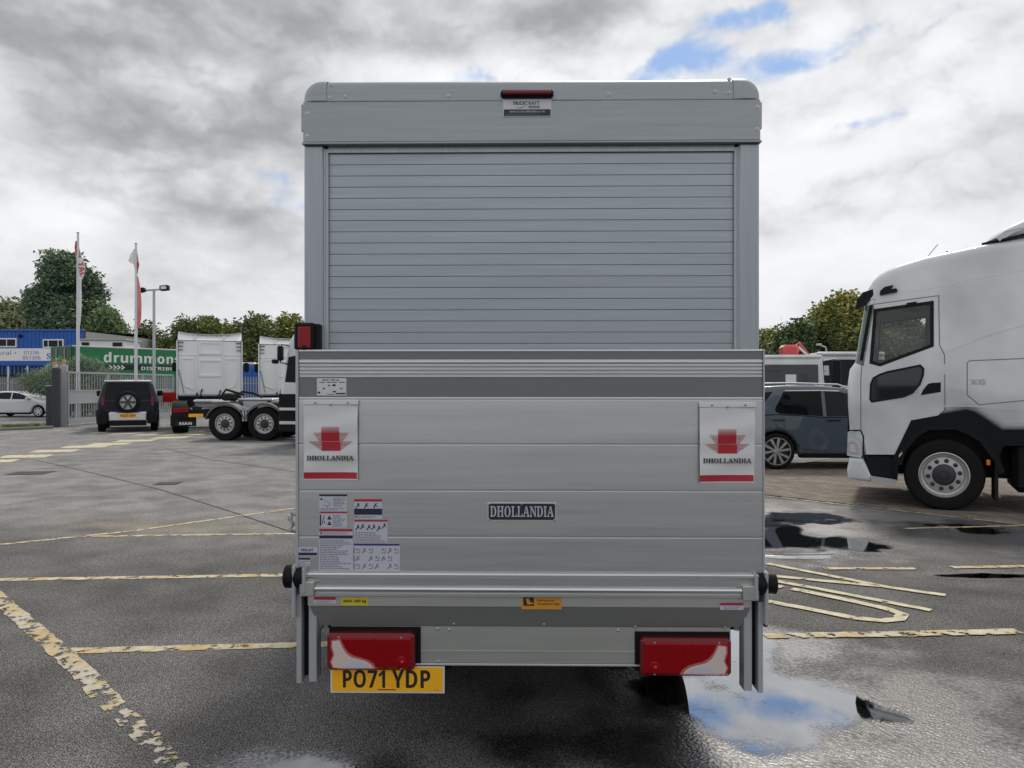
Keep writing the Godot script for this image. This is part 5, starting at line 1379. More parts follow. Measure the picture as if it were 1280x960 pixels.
# ---------------------------------------------------------------- tractor units at the left
func build_tractors_left() -> void:
	for q in [[262.5, 31.5, 20.0, "white tractor unit seen from behind, left of the two, beside the dark off-roader", 0.0], [361.0, 33.5, 15.0, "white tractor unit seen from behind, half hidden by the silver box van", -0.05]]:
		var p := sp(q[0], 482, q[1])
		p.y = 0
		var t := thing("rear_tractor_unit", q[3], "lorry", p, q[2], "tractor units parked with their backs to the yard")
		var top := 3.93 + q[4] as float
		# cab: local z towards the camera; back wall at z = 0
		var cab := part("cab", MB.new().span(-1.24, 1.24, 1.32, top - 0.32, -2.2, 0.0, 0.07), M.cab_back_white, t)
		var rf := MB.new()
		for i in 12:
			var a := -1.22 + 2.44 * i / 12.0
			var b := -1.22 + 2.44 * (i + 1) / 12.0
			var ya := top - 0.10 + 0.10 * pow(absf(a) / 1.22, 3)
			var yb := top - 0.10 + 0.10 * pow(absf(b) / 1.22, 3)
			rf.quad(Vector3(a, top - 0.33, 0.02), Vector3(b, top - 0.33, 0.02), Vector3(b, yb, -0.30), Vector3(a, ya, -0.30))
			rf.quad(Vector3(a, ya, -0.30), Vector3(b, yb, -0.30), Vector3(b, yb - 0.02, -1.2), Vector3(a, ya - 0.02, -1.2))
			rf.quad(Vector3(a, ya - 0.02, -1.2), Vector3(b, yb - 0.02, -1.2), Vector3(b, top - 0.6, -2.1), Vector3(a, top - 0.6, -2.1))
			rf.quad(Vector3(a, ya, -0.30), Vector3(b, yb, -0.30), Vector3(b, yb + 0.035, -0.16), Vector3(a, ya + 0.035, -0.16))
		for s in [-1.0, 1.0]:
			rf.quad(Vector3(s * 1.22, top - 0.33, 0.02), Vector3(s * 1.22, top, -0.3), Vector3(s * 1.22, top, -1.2), Vector3(s * 1.22, top - 0.6, -2.1))
			rf.tri(Vector3(s * 1.22, top - 0.33, 0.02), Vector3(s * 1.22, top - 0.6, -2.1), Vector3(s * 1.22, top - 0.6, 0.0))
		part("roof_fairing", rf, M.cab_back_white, cab)
		for x in [-0.56, 0.53]: part("fairing_strut", MB.new().span(x - 0.03, x + 0.03, top - 0.32, top - 0.12, -0.12, 0.04), M.cab_back_white, cab)
		# pressed ribs and panels of the back wall
		var ribs := MB.new()
		for x in [-0.47, 0.49]: ribs.span(x - 0.03, x + 0.03, 1.42, top - 0.38, -0.02, 0.05, 0.02)
		ribs.span(-1.2, 1.2, top - 0.95, top - 0.925, -0.02, 0.03, 0.01)
		part("back_ribs", ribs, M.cab_back_white, cab)
		for r in [[-0.40, 0.42, 2.15, 2.78], [-0.40, 0.42, top - 0.86, top - 0.42]]:
			part("back_panel", MB.new().ribbon(vec2s([[r[0], r[2]], [r[1], r[2]], [r[1], r[3]], [r[0], r[3]]]), 0.07, flat, 0.045, true, 0.07), M.cab_back_white, cab)
		for s in [-1.0, 1.0]:
			part("side_panel", MB.new().ribbon(vec2s([[s * 0.62, 1.6], [s * 0.98, 1.75], [s * 1.05, 2.2], [s * 1.05, 2.85], [s * 0.62, 2.85]]), 0.05, flat, 0.035, true, 0.06), M.cab_back_white, cab)
			part("hinge_brackets", MB.new().span(s * 1.0, s * 1.2, top - 0.45, top - 0.40, -0.02, 0.06).span(s * 1.02, s * 1.2, top - 0.6, top - 0.56, -0.02, 0.06).span(s * 1.02, s * 1.2, top - 0.74, top - 0.71, -0.02, 0.06), M.print_grey, cab)
			part("side_fairing", MB.new().span(s * 1.22, s * 1.26, 1.2, top - 0.35, -0.5, 0.12, 0.015), M.cab_back_white, cab)
			part("mirror", MB.new().span(s * 1.32, s * 1.55, 2.35, 2.75, -1.9, -1.78, 0.05).tube([Vector3(s * 1.2, 2.85, -1.85), Vector3(s * 1.5, 2.8, -1.85)], 0.03), M.black_plastic, cab)
		part("stay_rod", MB.new().tube([Vector3(-1.18, 2.4, 0.02), Vector3(-0.98, 1.45, 0.06)], 0.015, 6), M.print_grey, cab)
		part("lower_wall", MB.new().span(-1.2, 1.2, 0.85, 1.33, -2.0, -0.15), M.chassis_black, t)
		part("air_lines", MB.new().tube([Vector3(-0.3, 1.6, 0.05), Vector3(-0.35, 1.35, 0.35), Vector3(0.0, 1.15, 0.5), Vector3(0.35, 1.35, 0.3), Vector3(0.4, 1.55, 0.05)], 0.03, 6).tube([Vector3(-0.5, 1.45, 0.05), Vector3(-0.45, 1.1, 0.5), Vector3(0.1, 1.05, 0.6)], 0.03, 6), M.black_rubber, t)
		part("chassis_rail", MB.new().span(-0.48, -0.38, 0.72, 1.0, -2.0, 4.2).span(0.38, 0.48, 0.72, 1.0, -2.0, 4.2).span(-0.9, 0.9, 0.62, 0.9, 4.1, 4.22), M.chassis_black, t)
		part("fifth_wheel", MB.new().span(-0.5, 0.5, 1.12, 1.22, 2.0, 3.1, 0.03).span(-0.45, 0.45, 0.95, 1.12, 2.3, 2.8), M.galvanised, t)
		for s in [-1.0, 1.0]:
			var lamp := part("tail_lamp", MB.new().span(s * 0.55, s * 1.15, 0.78, 0.96, 4.15, 4.25, 0.02), M.black_plastic, t)
			part("lens", MB.new().span(s * 0.60, s * 1.1, 0.80, 0.94, 4.2, 4.27, 0.01), M.red_lens, lamp)
			var mg := []
			for k in 11:
				var a := PI * (0.02 + 0.96 * k / 10.0)
				mg.append([2.7 + 0.66 * cos(a), 0.52 + 0.66 * sin(a)])
			var mudguard := MB.new()
			for k in 10:
				mudguard.quad(Vector3(s * 0.72, mg[k][1], mg[k][0]), Vector3(s * 1.22, mg[k][1], mg[k][0]), Vector3(s * 1.22, mg[k + 1][1], mg[k + 1][0]), Vector3(s * 0.72, mg[k + 1][1], mg[k + 1][0]))
				mudguard.quad(Vector3(s * 1.22, mg[k][1], mg[k][0]), Vector3(s * 1.22, mg[k][1] - 0.06, mg[k][0]), Vector3(s * 1.22, mg[k + 1][1] - 0.06, mg[k + 1][0]), Vector3(s * 1.22, mg[k + 1][1], mg[k + 1][0]))
			part("mudguard", mudguard, M.black_plastic, t)
			wheel(t, Vector3(s * 0.95, 0.52, 2.7), Basis(Vector3.UP, PI / 2 * s), 0.52, 0.55, 0.3, "truck")
			wheel(t, Vector3(s * 1.0, 0.52, -1.2), Basis(Vector3.UP, PI / 2 * s), 0.52, 0.33, 0.3, "truck")
		part("number_plate", MB.new().span(-0.60, -0.12, 0.63, 0.745, 4.22, 4.24).at(Vector3.ZERO), M.plate_yellow, t)
		var ml := part("maker_label", MB.new().span(-0.98, -0.42, 0.34, 0.47, 4.2, 4.22), M.print_black, t)
		if q[4] == 0.0: lettering("MAN", -0.90, -0.5, 0.355, 0.455, 4.222, M.letter_white, ml, "Droid Sans", true)
		part("mud_flap", MB.new().span(-1.2, -0.35, 0.3, 0.7, 4.12, 4.15).span(0.35, 1.2, 0.3, 0.7, 4.12, 4.15), M.black_rubber, t)
	# skeletal tractor seen from its side, pointing right
	var c := thing("tandem_tractor_unit", "tractor unit chassis with two exposed rear wheels under grey mudguards, left of the van", "lorry", Vector3(-9.05, 0, -24.35) - Vector3(0, 0, 1.2), -3)
	var grey := mat("mudguard_grey", 0.10, 0.10, 0.105, 0.5)
	for x in [0.0, 1.27]:
		for s in [1.0, -1.0]:
			wheel(c, Vector3(x, 0.54, 0.93 * s), Basis(Vector3.UP, 0.0 if s > 0 else PI), 0.54, 0.55, 0.315, "truck")
			var mg := MB.new()
			var r := 0.64
			for k in 12:
				var a := PI * (0.06 + 0.88 * k / 12.0)
				var b := PI * (0.06 + 0.88 * (k + 1) / 12.0)
				var pa := Vector3(x + r * cos(a), 0.56 + r * sin(a), 0)
				var pb := Vector3(x + r * cos(b), 0.56 + r * sin(b), 0)
				mg.quad(pa + Vector3(0, 0, 0.6 * s), pa + Vector3(0, 0, 1.2 * s), pb + Vector3(0, 0, 1.2 * s), pb + Vector3(0, 0, 0.6 * s))
				mg.quad(pa + Vector3(0, 0, 1.2 * s), pa * Vector3(1, 0.93, 1) + Vector3(0, 0, 1.21 * s), pb * Vector3(1, 0.93, 1) + Vector3(0, 0, 1.21 * s), pb + Vector3(0, 0, 1.2 * s))
			part("mudguard", mg, grey, c)
	part("chassis_rail", MB.new().span(-0.75, 6.0, 0.75, 1.02, 0.36, 0.46).span(-0.75, 6.0, 0.75, 1.02, -0.46, -0.36).span(-0.8, -0.7, 0.7, 1.0, -0.9, 0.9).span(-0.4, 1.7, 0.4, 0.8, -0.5, 0.5), M.chassis_black, c)
	part("fifth_wheel", MB.new().span(0.1, 1.3, 1.24, 1.34, -0.5, 0.5, 0.04).span(0.3, 1.1, 1.0, 1.24, -0.48, 0.48), M.galvanised, c)
	part("catwalk", MB.new().span(1.4, 2.6, 1.22, 1.27, -0.8, 0.9).span(-0.6, 0.0, 1.2, 1.26, -0.7, 0.85, 0.02), M.galvanised, c)
	part("suspension_brackets", MB.new().span(0.56, 0.62, 0.62, 1.1, 1.0, 1.18).span(0.66, 0.70, 0.62, 1.05, 1.0, 1.18).span(0.5, 0.76, 0.98, 1.04, 1.0, 1.18), M.galvanised, c)
	part("tank", MB.new().span(2.1, 3.6, 0.45, 1.1, 0.5, 1.15, 0.08), M.steel, c)
	part("air_line_coils", MB.new().tube([Vector3(-0.1, 1.3, 0.3), Vector3(0.2, 1.55, 0.3), Vector3(0.6, 1.5, 0.35), Vector3(0.9, 1.36, 0.35)], 0.04, 6).tube([Vector3(-0.5, 1.3, 0.5), Vector3(-0.3, 1.62, 0.4), Vector3(0.3, 1.45, 0.4)], 0.04, 6).span(-0.3, 0.05, 1.26, 1.5, 0.2, 0.7, 0.05), M.black_rubber, c)
	part("cab", MB.new().span(3.9, 6.2, 1.1, 3.6, -1.2, 1.2, 0.1), M.white_paint, c)
	wheel(c, Vector3(5.4, 0.54, 1.0), Basis.IDENTITY, 0.54, 0.35, 0.315, "truck")
	wheel(c, Vector3(5.4, 0.54, -1.0), Basis(Vector3.UP, PI), 0.54, 0.35, 0.315, "truck")
	# cab of the lorry whose front peeps past the van
	var d := thing("peeping_lorry", "white lorry cab with black mirrors, its nose showing past the box van's left edge", "lorry", Vector3(-6.5, 0, -21.6) - Vector3(0, 0, 1.2), -2)
	var prof := P2([[0.0, 0.95], [0.12, 0.5], [2.2, 0.5], [2.2, 3.3], [0.45, 3.3], [0.25, 2.95], [0.17, 2.5], [0.02, 1.6]])
	var cab := part("cab", MB.new().hull(prof, 1.2, 0.08, one), M.pearl_white, d)
	part("lower_panel", MB.new().span(-0.02, 2.2, 0.45, 1.52, -1.21, 1.215, 0.02), M.black_plastic, d)
	part("step_bar", MB.new().span(0.02, 0.75, 1.05, 1.13, 1.2, 1.28, 0.01).span(0.02, 0.75, 0.66, 0.75, 1.2, 1.28, 0.01), M.silver, d)
	part("side_window", MB.new().plate(P2([[0.16, 1.85], [0.26, 2.55], [0.5, 2.6], [1.2, 2.6], [1.2, 1.8]]), flat, 1.206, 0.01), M.privacy_glass, cab)
	part("mirror", MB.new().at(Vector3(0.1, 2.72, 1.42)).span(-0.06, 0.07, -0.28, 0.14, -0.12, 0.12, 0.04).span(-0.22, -0.06, -0.36, -0.24, -0.1, 0.1, 0.03), M.black_plastic, cab)
	part("mirror_arm", MB.new().tube([Vector3(0.3, 2.85, 1.15), Vector3(0.14, 2.9, 1.4), Vector3(0.1, 2.4, 1.42), Vector3(0.25, 2.35, 1.2)], 0.02, 6), M.black_plastic, cab)
	for s in [1.0, -1.0]: wheel(d, Vector3(1.3, 0.5, 1.02 * s), Basis(Vector3.UP, 0.0 if s > 0 else PI), 0.5, 0.33, 0.3, "truck")
	part("box_body", MB.new().span(2.4, 7.5, 1.0, 3.3, -1.2, 1.2, 0.05), M.pearl_white, d)
	for s in [1.0, -1.0]: wheel(d, Vector3(5.8, 0.5, 1.0 * s), Basis(Vector3.UP, 0.0 if s > 0 else PI), 0.5, 0.5, 0.3, "truck")

# ---------------------------------------------------------------- dark off-roader and white hatchback
func build_left_cars() -> void:
	var t := thing("off_roader", "dark off-road car with a spare wheel on its tail door, before the gate", "car", sp(160, 482, 28.97) * Vector3(1, 0, 1), 115)
	var tz := func(y: float) -> float: return 1.0 if y < 1.15 else lerpf(1.0, 0.80, clampf((y - 1.15) / 0.78, 0, 1))
	var prof := P2([[0.10, 0.50], [0.02, 0.62], [0.0, 1.1], [0.03, 1.2], [0.10, 1.80], [0.18, 1.90], [0.5, 1.94], [2.9, 1.94], [3.45, 1.40], [4.45, 1.27], [4.6, 1.1], [4.6, 0.55], [4.3, 0.42], [0.4, 0.42]])
	var body := part("body", MB.new().hull(prof, 1.03, 0.16, tz, [], [], 6, [1.15]), M.dark_blue_paint, t, 40)
	part("roof", MB.new().hull(P2([[0.16, 1.89], [0.5, 1.935], [2.9, 1.935], [2.9, 1.965], [0.5, 1.968], [0.14, 1.925]]), 0.80, 0.05, one), M.white_paint, body)
	var back := Basis(Vector3(0, 0, 1), Vector3.UP, Vector3(-1, 0, 0))
	var lean := Basis(Vector3(0, 0, 1), Vector3(0.10, 1, 0).normalized(), Vector3(-1, 0.10, 0).normalized())
	part("rear_window", MB.new().at(Vector3(0.045, 1.50, 0), lean).plate(P2([[-0.80, -0.28], [0.80, -0.28], [0.70, 0.30], [0.62, 0.36], [-0.62, 0.36], [-0.70, 0.30]]), flat, 0.012, 0.02), M.privacy_glass, body)
	part("tail_door", MB.new().at(Vector3(0.0, 0.9, 0), back).span(-0.78, 0.78, -0.16, 0.28, 0.0, 0.03, 0.02), M.dark_blue_paint, body)
	var sw := wheel(t, Vector3(-0.10, 1.13, 0.0), Basis(Vector3.UP, -PI / 2), 0.41, 0.25, 0.27, "dark")
	part("spokes", MB.new().at(Vector3(0, 0, 0.10)).span(-0.25, 0.25, -0.035, 0.035, 0, 0.02).at(Vector3(0, 0, 0.10), Basis(Vector3.BACK, PI / 3)).span(-0.25, 0.25, -0.035, 0.035, 0, 0.021).at(Vector3(0, 0, 0.10), Basis(Vector3.BACK, -PI / 3)).span(-0.25, 0.25, -0.035, 0.035, 0, 0.022), M.dark_alloy, sw)
	for s in [-1.0, 1.0]:
		part("tail_lamp", MB.new().at(Vector3(0.0, 1.0, 0.83 * s), back).span(-0.06, 0.06, -0.02, 0.30, 0.0, 0.05, 0.015), M.dark_red_lens, body)
		part("side_window", MB.new().plate(P2([[0.4, 1.25], [0.45, 1.78], [2.8, 1.78], [3.2, 1.42], [3.15, 1.25]]), func(y: float) -> float: return 1.03 * tz.call(y) * s, 0.006 * s, 0.01 * s), M.privacy_glass, body)
		part("mirror", MB.new().span(2.85, 3.0, 1.32, 1.55, s * 1.0, s * 1.22, 0.04), M.black_plastic, body)
		part("mirror_cap", MB.new().span(2.99, 3.04, 1.36, 1.54, s * 1.02, s * 1.21, 0.02), M.silver, body)
		part("wheel_arch", MB.new().span(0.10, 1.3, 0.42, 0.85, s * 0.95, s * 1.07, 0.04), M.black_plastic, body)
		for x in [0.75, 3.75]: wheel(t, Vector3(x, 0.4, 0.90 * s), Basis(Vector3.UP, 0.0 if s > 0 else PI), 0.40, 0.27, 0.27, "dark")
	part("bumper", MB.new().at(Vector3(0.0, 0.6, 0), back).span(-0.64, 0.64, -0.18, 0.16, 0.0, 0.10, 0.04), M.silver, t)
	part("bumper_end", MB.new().at(Vector3(0.02, 0.6, 0), back).span(-1.05, -0.645, -0.30, 0.13, -0.1, 0.08, 0.05).span(0.645, 1.05, -0.30, 0.13, -0.1, 0.08, 0.05), M.black_plastic, t)
	part("diffuser", MB.new().at(Vector3(0.0, 0.34, 0), back).span(-0.64, 0.64, -0.10, 0.08, -0.2, 0.08, 0.03), M.black_plastic, t)
	var pl := part("number_plate", MB.new().at(Vector3(0.0, 0.62, 0), back).span(-0.29, 0.29, -0.075, 0.075, 0.09, 0.112, 0.005), M.plate_yellow, t)
	var lt := lettering("HG23 ZHP", -0.25, 0.25, -0.045, 0.045, 0.0, M.print_black, pl, "Droid Sans", true)
	lt.transform = Transform3D(back, Vector3(-0.113, 0.62, 0)) * lt.transform

	var h := thing("white_hatchback", "small white hatchback driving past the grey fence at the far left edge", "car", sp(47, 482, 42.5) * Vector3(1, 0, 1) - Vector3(0, 0, 0.88), 0)
	var hz := func(y: float) -> float: return 1.0 if y < 0.95 else lerpf(1.0, 0.78, clampf((y - 0.95) / 0.5, 0, 1))
	var side := func(y: float) -> float: return 0.88 * hz.call(y)
	var arch := func(cx: float) -> Array:
		var a := []
		for k in 9:
			var g := PI - PI * k / 8.0
			a.append([cx + 0.37 * cos(g), 0.30 + 0.37 * sin(g)])
		return a
	var pts := [[-3.25, 0.45], [-3.1, 0.25]]
	pts.append_array(arch.call(-2.58)); pts.append([-2.1, 0.22]); pts.append([-0.5, 0.22]); pts.append_array(arch.call(0.0)); pts.append_array([[0.5, 0.22], [0.78, 0.28], [0.86, 0.52], [0.80, 0.66], [0.5, 0.84], [-0.15, 0.98], [-0.9, 1.30], [-1.5, 1.44], [-2.1, 1.45], [-2.8, 1.32], [-3.15, 0.98], [-3.28, 0.8]])
	var hb := part("body", MB.new().hull(P2(pts), 0.88, 0.09, hz, [], [], 4, [0.95]), M.pearl_white, h)
	for s in [1.0, -1.0]:
		var fix := func(mb: MB) -> MB:
			if s < 0:
				for i in range(0, mb.v.size(), 3):
					var b := mb.v[i + 1]
					mb.v[i].z *= -1; mb.v[i + 1] = mb.v[i + 2] * Vector3(1, 1, -1); mb.v[i + 2] = b * Vector3(1, 1, -1)
			return mb
		part("door_window", fix.call(MB.new().plate(P2([[-1.45, 1.0], [-1.45, 1.36], [-1.2, 1.34], [-0.85, 1.24], [-0.35, 0.99]]), side, 0.005, 0.01)), M.windscreen_glass, hb)
		part("rear_door_window", fix.call(MB.new().plate(P2([[-2.6, 1.02], [-2.4, 1.32], [-1.9, 1.37], [-1.52, 1.365], [-1.52, 1.0]]), side, 0.005, 0.01)), M.windscreen_glass, hb)
		part("door_seam", fix.call(MB.new().ribbon(vec2s([[-1.49, 1.0], [-1.49, 0.3]]), 0.015, side, 0.002)), M.print_grey, hb)
		part("sill", fix.call(MB.new().span(-2.15, -0.45, 0.16, 0.27, 0.7, 0.87, 0.02)), M.black_plastic, hb)
		part("mirror", fix.call(MB.new().span(-0.62, -0.45, 0.97, 1.1, 0.86, 1.05, 0.03)), M.pearl_white, hb)
		part("arch_liner", fix.call(MB.new().span(-0.36, 0.36, 0.3, 0.68, 0.4, 0.6).span(-2.94, -2.22, 0.3, 0.68, 0.4, 0.6)), M.black_plastic, hb)
		part("headlamp", fix.call(MB.new().span(0.5, 0.80, 0.62, 0.72, 0.6, 0.84, 0.03)), M.clear_lens, hb)
		for x in [0.0, -2.58]: wheel(h, Vector3(x, 0.315, 0.76 * s), Basis(Vector3.UP, 0.0 if s > 0 else PI), 0.315, 0.2, 0.235, "alloy")

# ---------------------------------------------------------------- gate, fence, poles
func pales(count: int, length: float, y0: float, y1: float, w: float, pointed: bool) -> MB:
	var m := MB.new()
	for i in count:
		var x := length * (i + 0.5) / count
		m.span(x - w / 2, x + w / 2, y0, y1, -0.008, 0.008)
		if pointed:
			m.quad(Vector3(x - w / 2, y1, 0.008), Vector3(x + w / 2, y1, 0.008), Vector3(x + 0.004, y1 + 0.1, 0.008), Vector3(x - 0.004, y1 + 0.1, 0.008))
			m.quad(Vector3(x + w / 2, y1, -0.008), Vector3(x - w / 2, y1, -0.008), Vector3(x - 0.004, y1 + 0.1, -0.008), Vector3(x + 0.004, y1 + 0.1, -0.008))
	return m
func heading(a: Vector3, b: Vector3) -> float:
	return rad_to_deg(atan2(-(b.z - a.z), b.x - a.x))
func build_gate() -> void:
	var a := gp(84, 533)
	var b := sp(216, 482, 42.0) * Vector3(1, 0, 1)
	var len := a.distance_to(b)
	var g := thing("sliding_gate", "long silver sliding yard gate of upright bars behind the dark off-roader", "gate", a, heading(a, b))
	part("top_rail", MB.new().span(0, len, 2.28, 2.36, -0.04, 0.04), M.gate_silver, g)
	part("bottom_rail", MB.new().span(0, len, 0.10, 0.30, -0.06, 0.06), M.gate_silver, g)
	part("middle_sheet", MB.new().span(0, len, 1.02, 1.50, -0.015, 0.015), M.gate_silver, g)
	part("middle_rails", MB.new().span(0, len, 1.5, 1.56, -0.03, 0.03).span(0, len, 0.96, 1.02, -0.03, 0.03), M.gate_silver, g)
	stuff(part("bars", pales(44, len, 0.3, 2.28, 0.05, false), M.fence_grey, g, 0))
	for x in [0.05, len * 0.33, len * 0.66, len - 0.05]: part("upright", MB.new().span(x - 0.04, x + 0.04, 0.1, 2.36, -0.045, 0.045), M.gate_silver, g)
	var p := thing("gate_post", "broad silver gate post with an orange lamp on top, at the gate's near end", "gate post", gp(80, 533), 12)
	part("post", MB.new().span(-0.13, 0.13, 0, 2.62, -0.12, 0.12, 0.01), M.gate_silver, p)
	part("lamp_bracket", MB.new().span(-0.05, 0.05, 2.62, 2.70, -0.05, 0.05), M.galvanised, p)
	part("lamp", MB.new().at(Vector3(0, 2.70, 0), Basis(Vector3.RIGHT, -PI / 2)).lathe([[0.0, 0], [0.07, 0], [0.07, 0.08], [0.05, 0.12], [0, 0.13]], 12), M.orange_lens, p)
	var q := thing("gate_post", "black gate post with an orange lamp, left of the broad silver one", "gate post", gp(70.5, 534), 12)
	part("post", MB.new().span(-0.14, 0.14, 0, 2.48, -0.12, 0.12, 0.01), M.gate_post_dark, q)
	part("head", MB.new().span(-0.11, 0.05, 2.48, 2.62, -0.08, 0.08, 0.02), M.galvanised, q)
	part("lamp", MB.new().at(Vector3(-0.06, 2.62, 0), Basis(Vector3.RIGHT, -PI / 2)).lathe([[0.0, 0], [0.07, 0], [0.07, 0.08], [0.05, 0.12], [0, 0.13]], 12), M.orange_lens, q)
	var r := thing("control_cabinet", "low dark control cabinet beside the black gate post", "cabinet", gp(63, 533.5), 12)
	part("case", MB.new().span(-0.13, 0.13, 0.0, 1.72, -0.15, 0.15, 0.02), M.gate_post_dark, r)
	part("cap", MB.new().span(-0.15, 0.15, 1.72, 1.76, -0.17, 0.17, 0.01), M.galvanised, r)
	# palisade fence: along the road on the left, and behind the parked tractors
	for f in [[sp(-90, 482, 47.0), sp(66, 482, 46.0), 62, "grey palisade fence behind the white hatchback"], [sp(216, 482, 44.5), sp(420, 482, 45.0), 60, "grey palisade fence running behind the parked tractor units"], [sp(84, 482, 41.0), sp(216, 482, 44.2), 44, "grey palisade fence behind the open sliding gate"]]:
		var u: Vector3 = f[0] * Vector3(1, 0, 1)
		var w: Vector3 = f[1] * Vector3(1, 0, 1)
		var l := u.distance_to(w)
		var o := thing("palisade_fence", f[3], "fence", u, heading(u, w))
		stuff(part("pales", pales(f[2], l, 0.05, 2.2, 0.07, true), M.fence_grey, o, 0))
		part("rail", MB.new().span(0, l, 1.85, 1.91, -0.05, -0.01), M.fence_grey, o)
		part("rail", MB.new().span(0, l, 0.4, 0.46, -0.05, -0.01), M.fence_grey, o)
		for k in int(l / 2.75) + 1: part("post", MB.new().span(k * 2.75 - 0.04, k * 2.75 + 0.04, 0, 2.1, -0.13, -0.05), M.fence_grey, o)
	var rs := thing("red_notice", "small red notice board hung on the palisade fence", "sign", sp(51, 486, 45.6), 0)
	part("board", MB.new().span(-0.22, 0.22, -0.2, 0.2, -0.01, 0.01, 0.005), M.sign_red, rs)
	part("print", MB.new().span(-0.17, 0.17, -0.02, 0.06, 0.01, 0.013).span(-0.15, 0.10, -0.12, -0.08, 0.01, 0.013), M.letter_white, rs)
	var bb := thing("barrier_board", "red and white striped board across the gate right of the off-roader", "barrier", sp(194, 496.5, 32.5), -3)
	part("white_panel", MB.new().span(0.0, 0.33, -0.21, 0.21, -0.02, 0.02, 0.004), M.letter_white, bb)
	part("red_panel", MB.new().span(0.332, 1.0, -0.21, 0.21, -0.02, 0.02, 0.004), M.sign_red, bb)
	part("white_panel", MB.new().span(1.002, 1.25, -0.21, 0.21, -0.02, 0.02, 0.004), M.letter_white, bb)
	for x in [0.13, 1.13]: part("stand", MB.new().span(x - 0.03, x + 0.03, -1.26, 0.1, -0.08, -0.025), M.galvanised, bb)

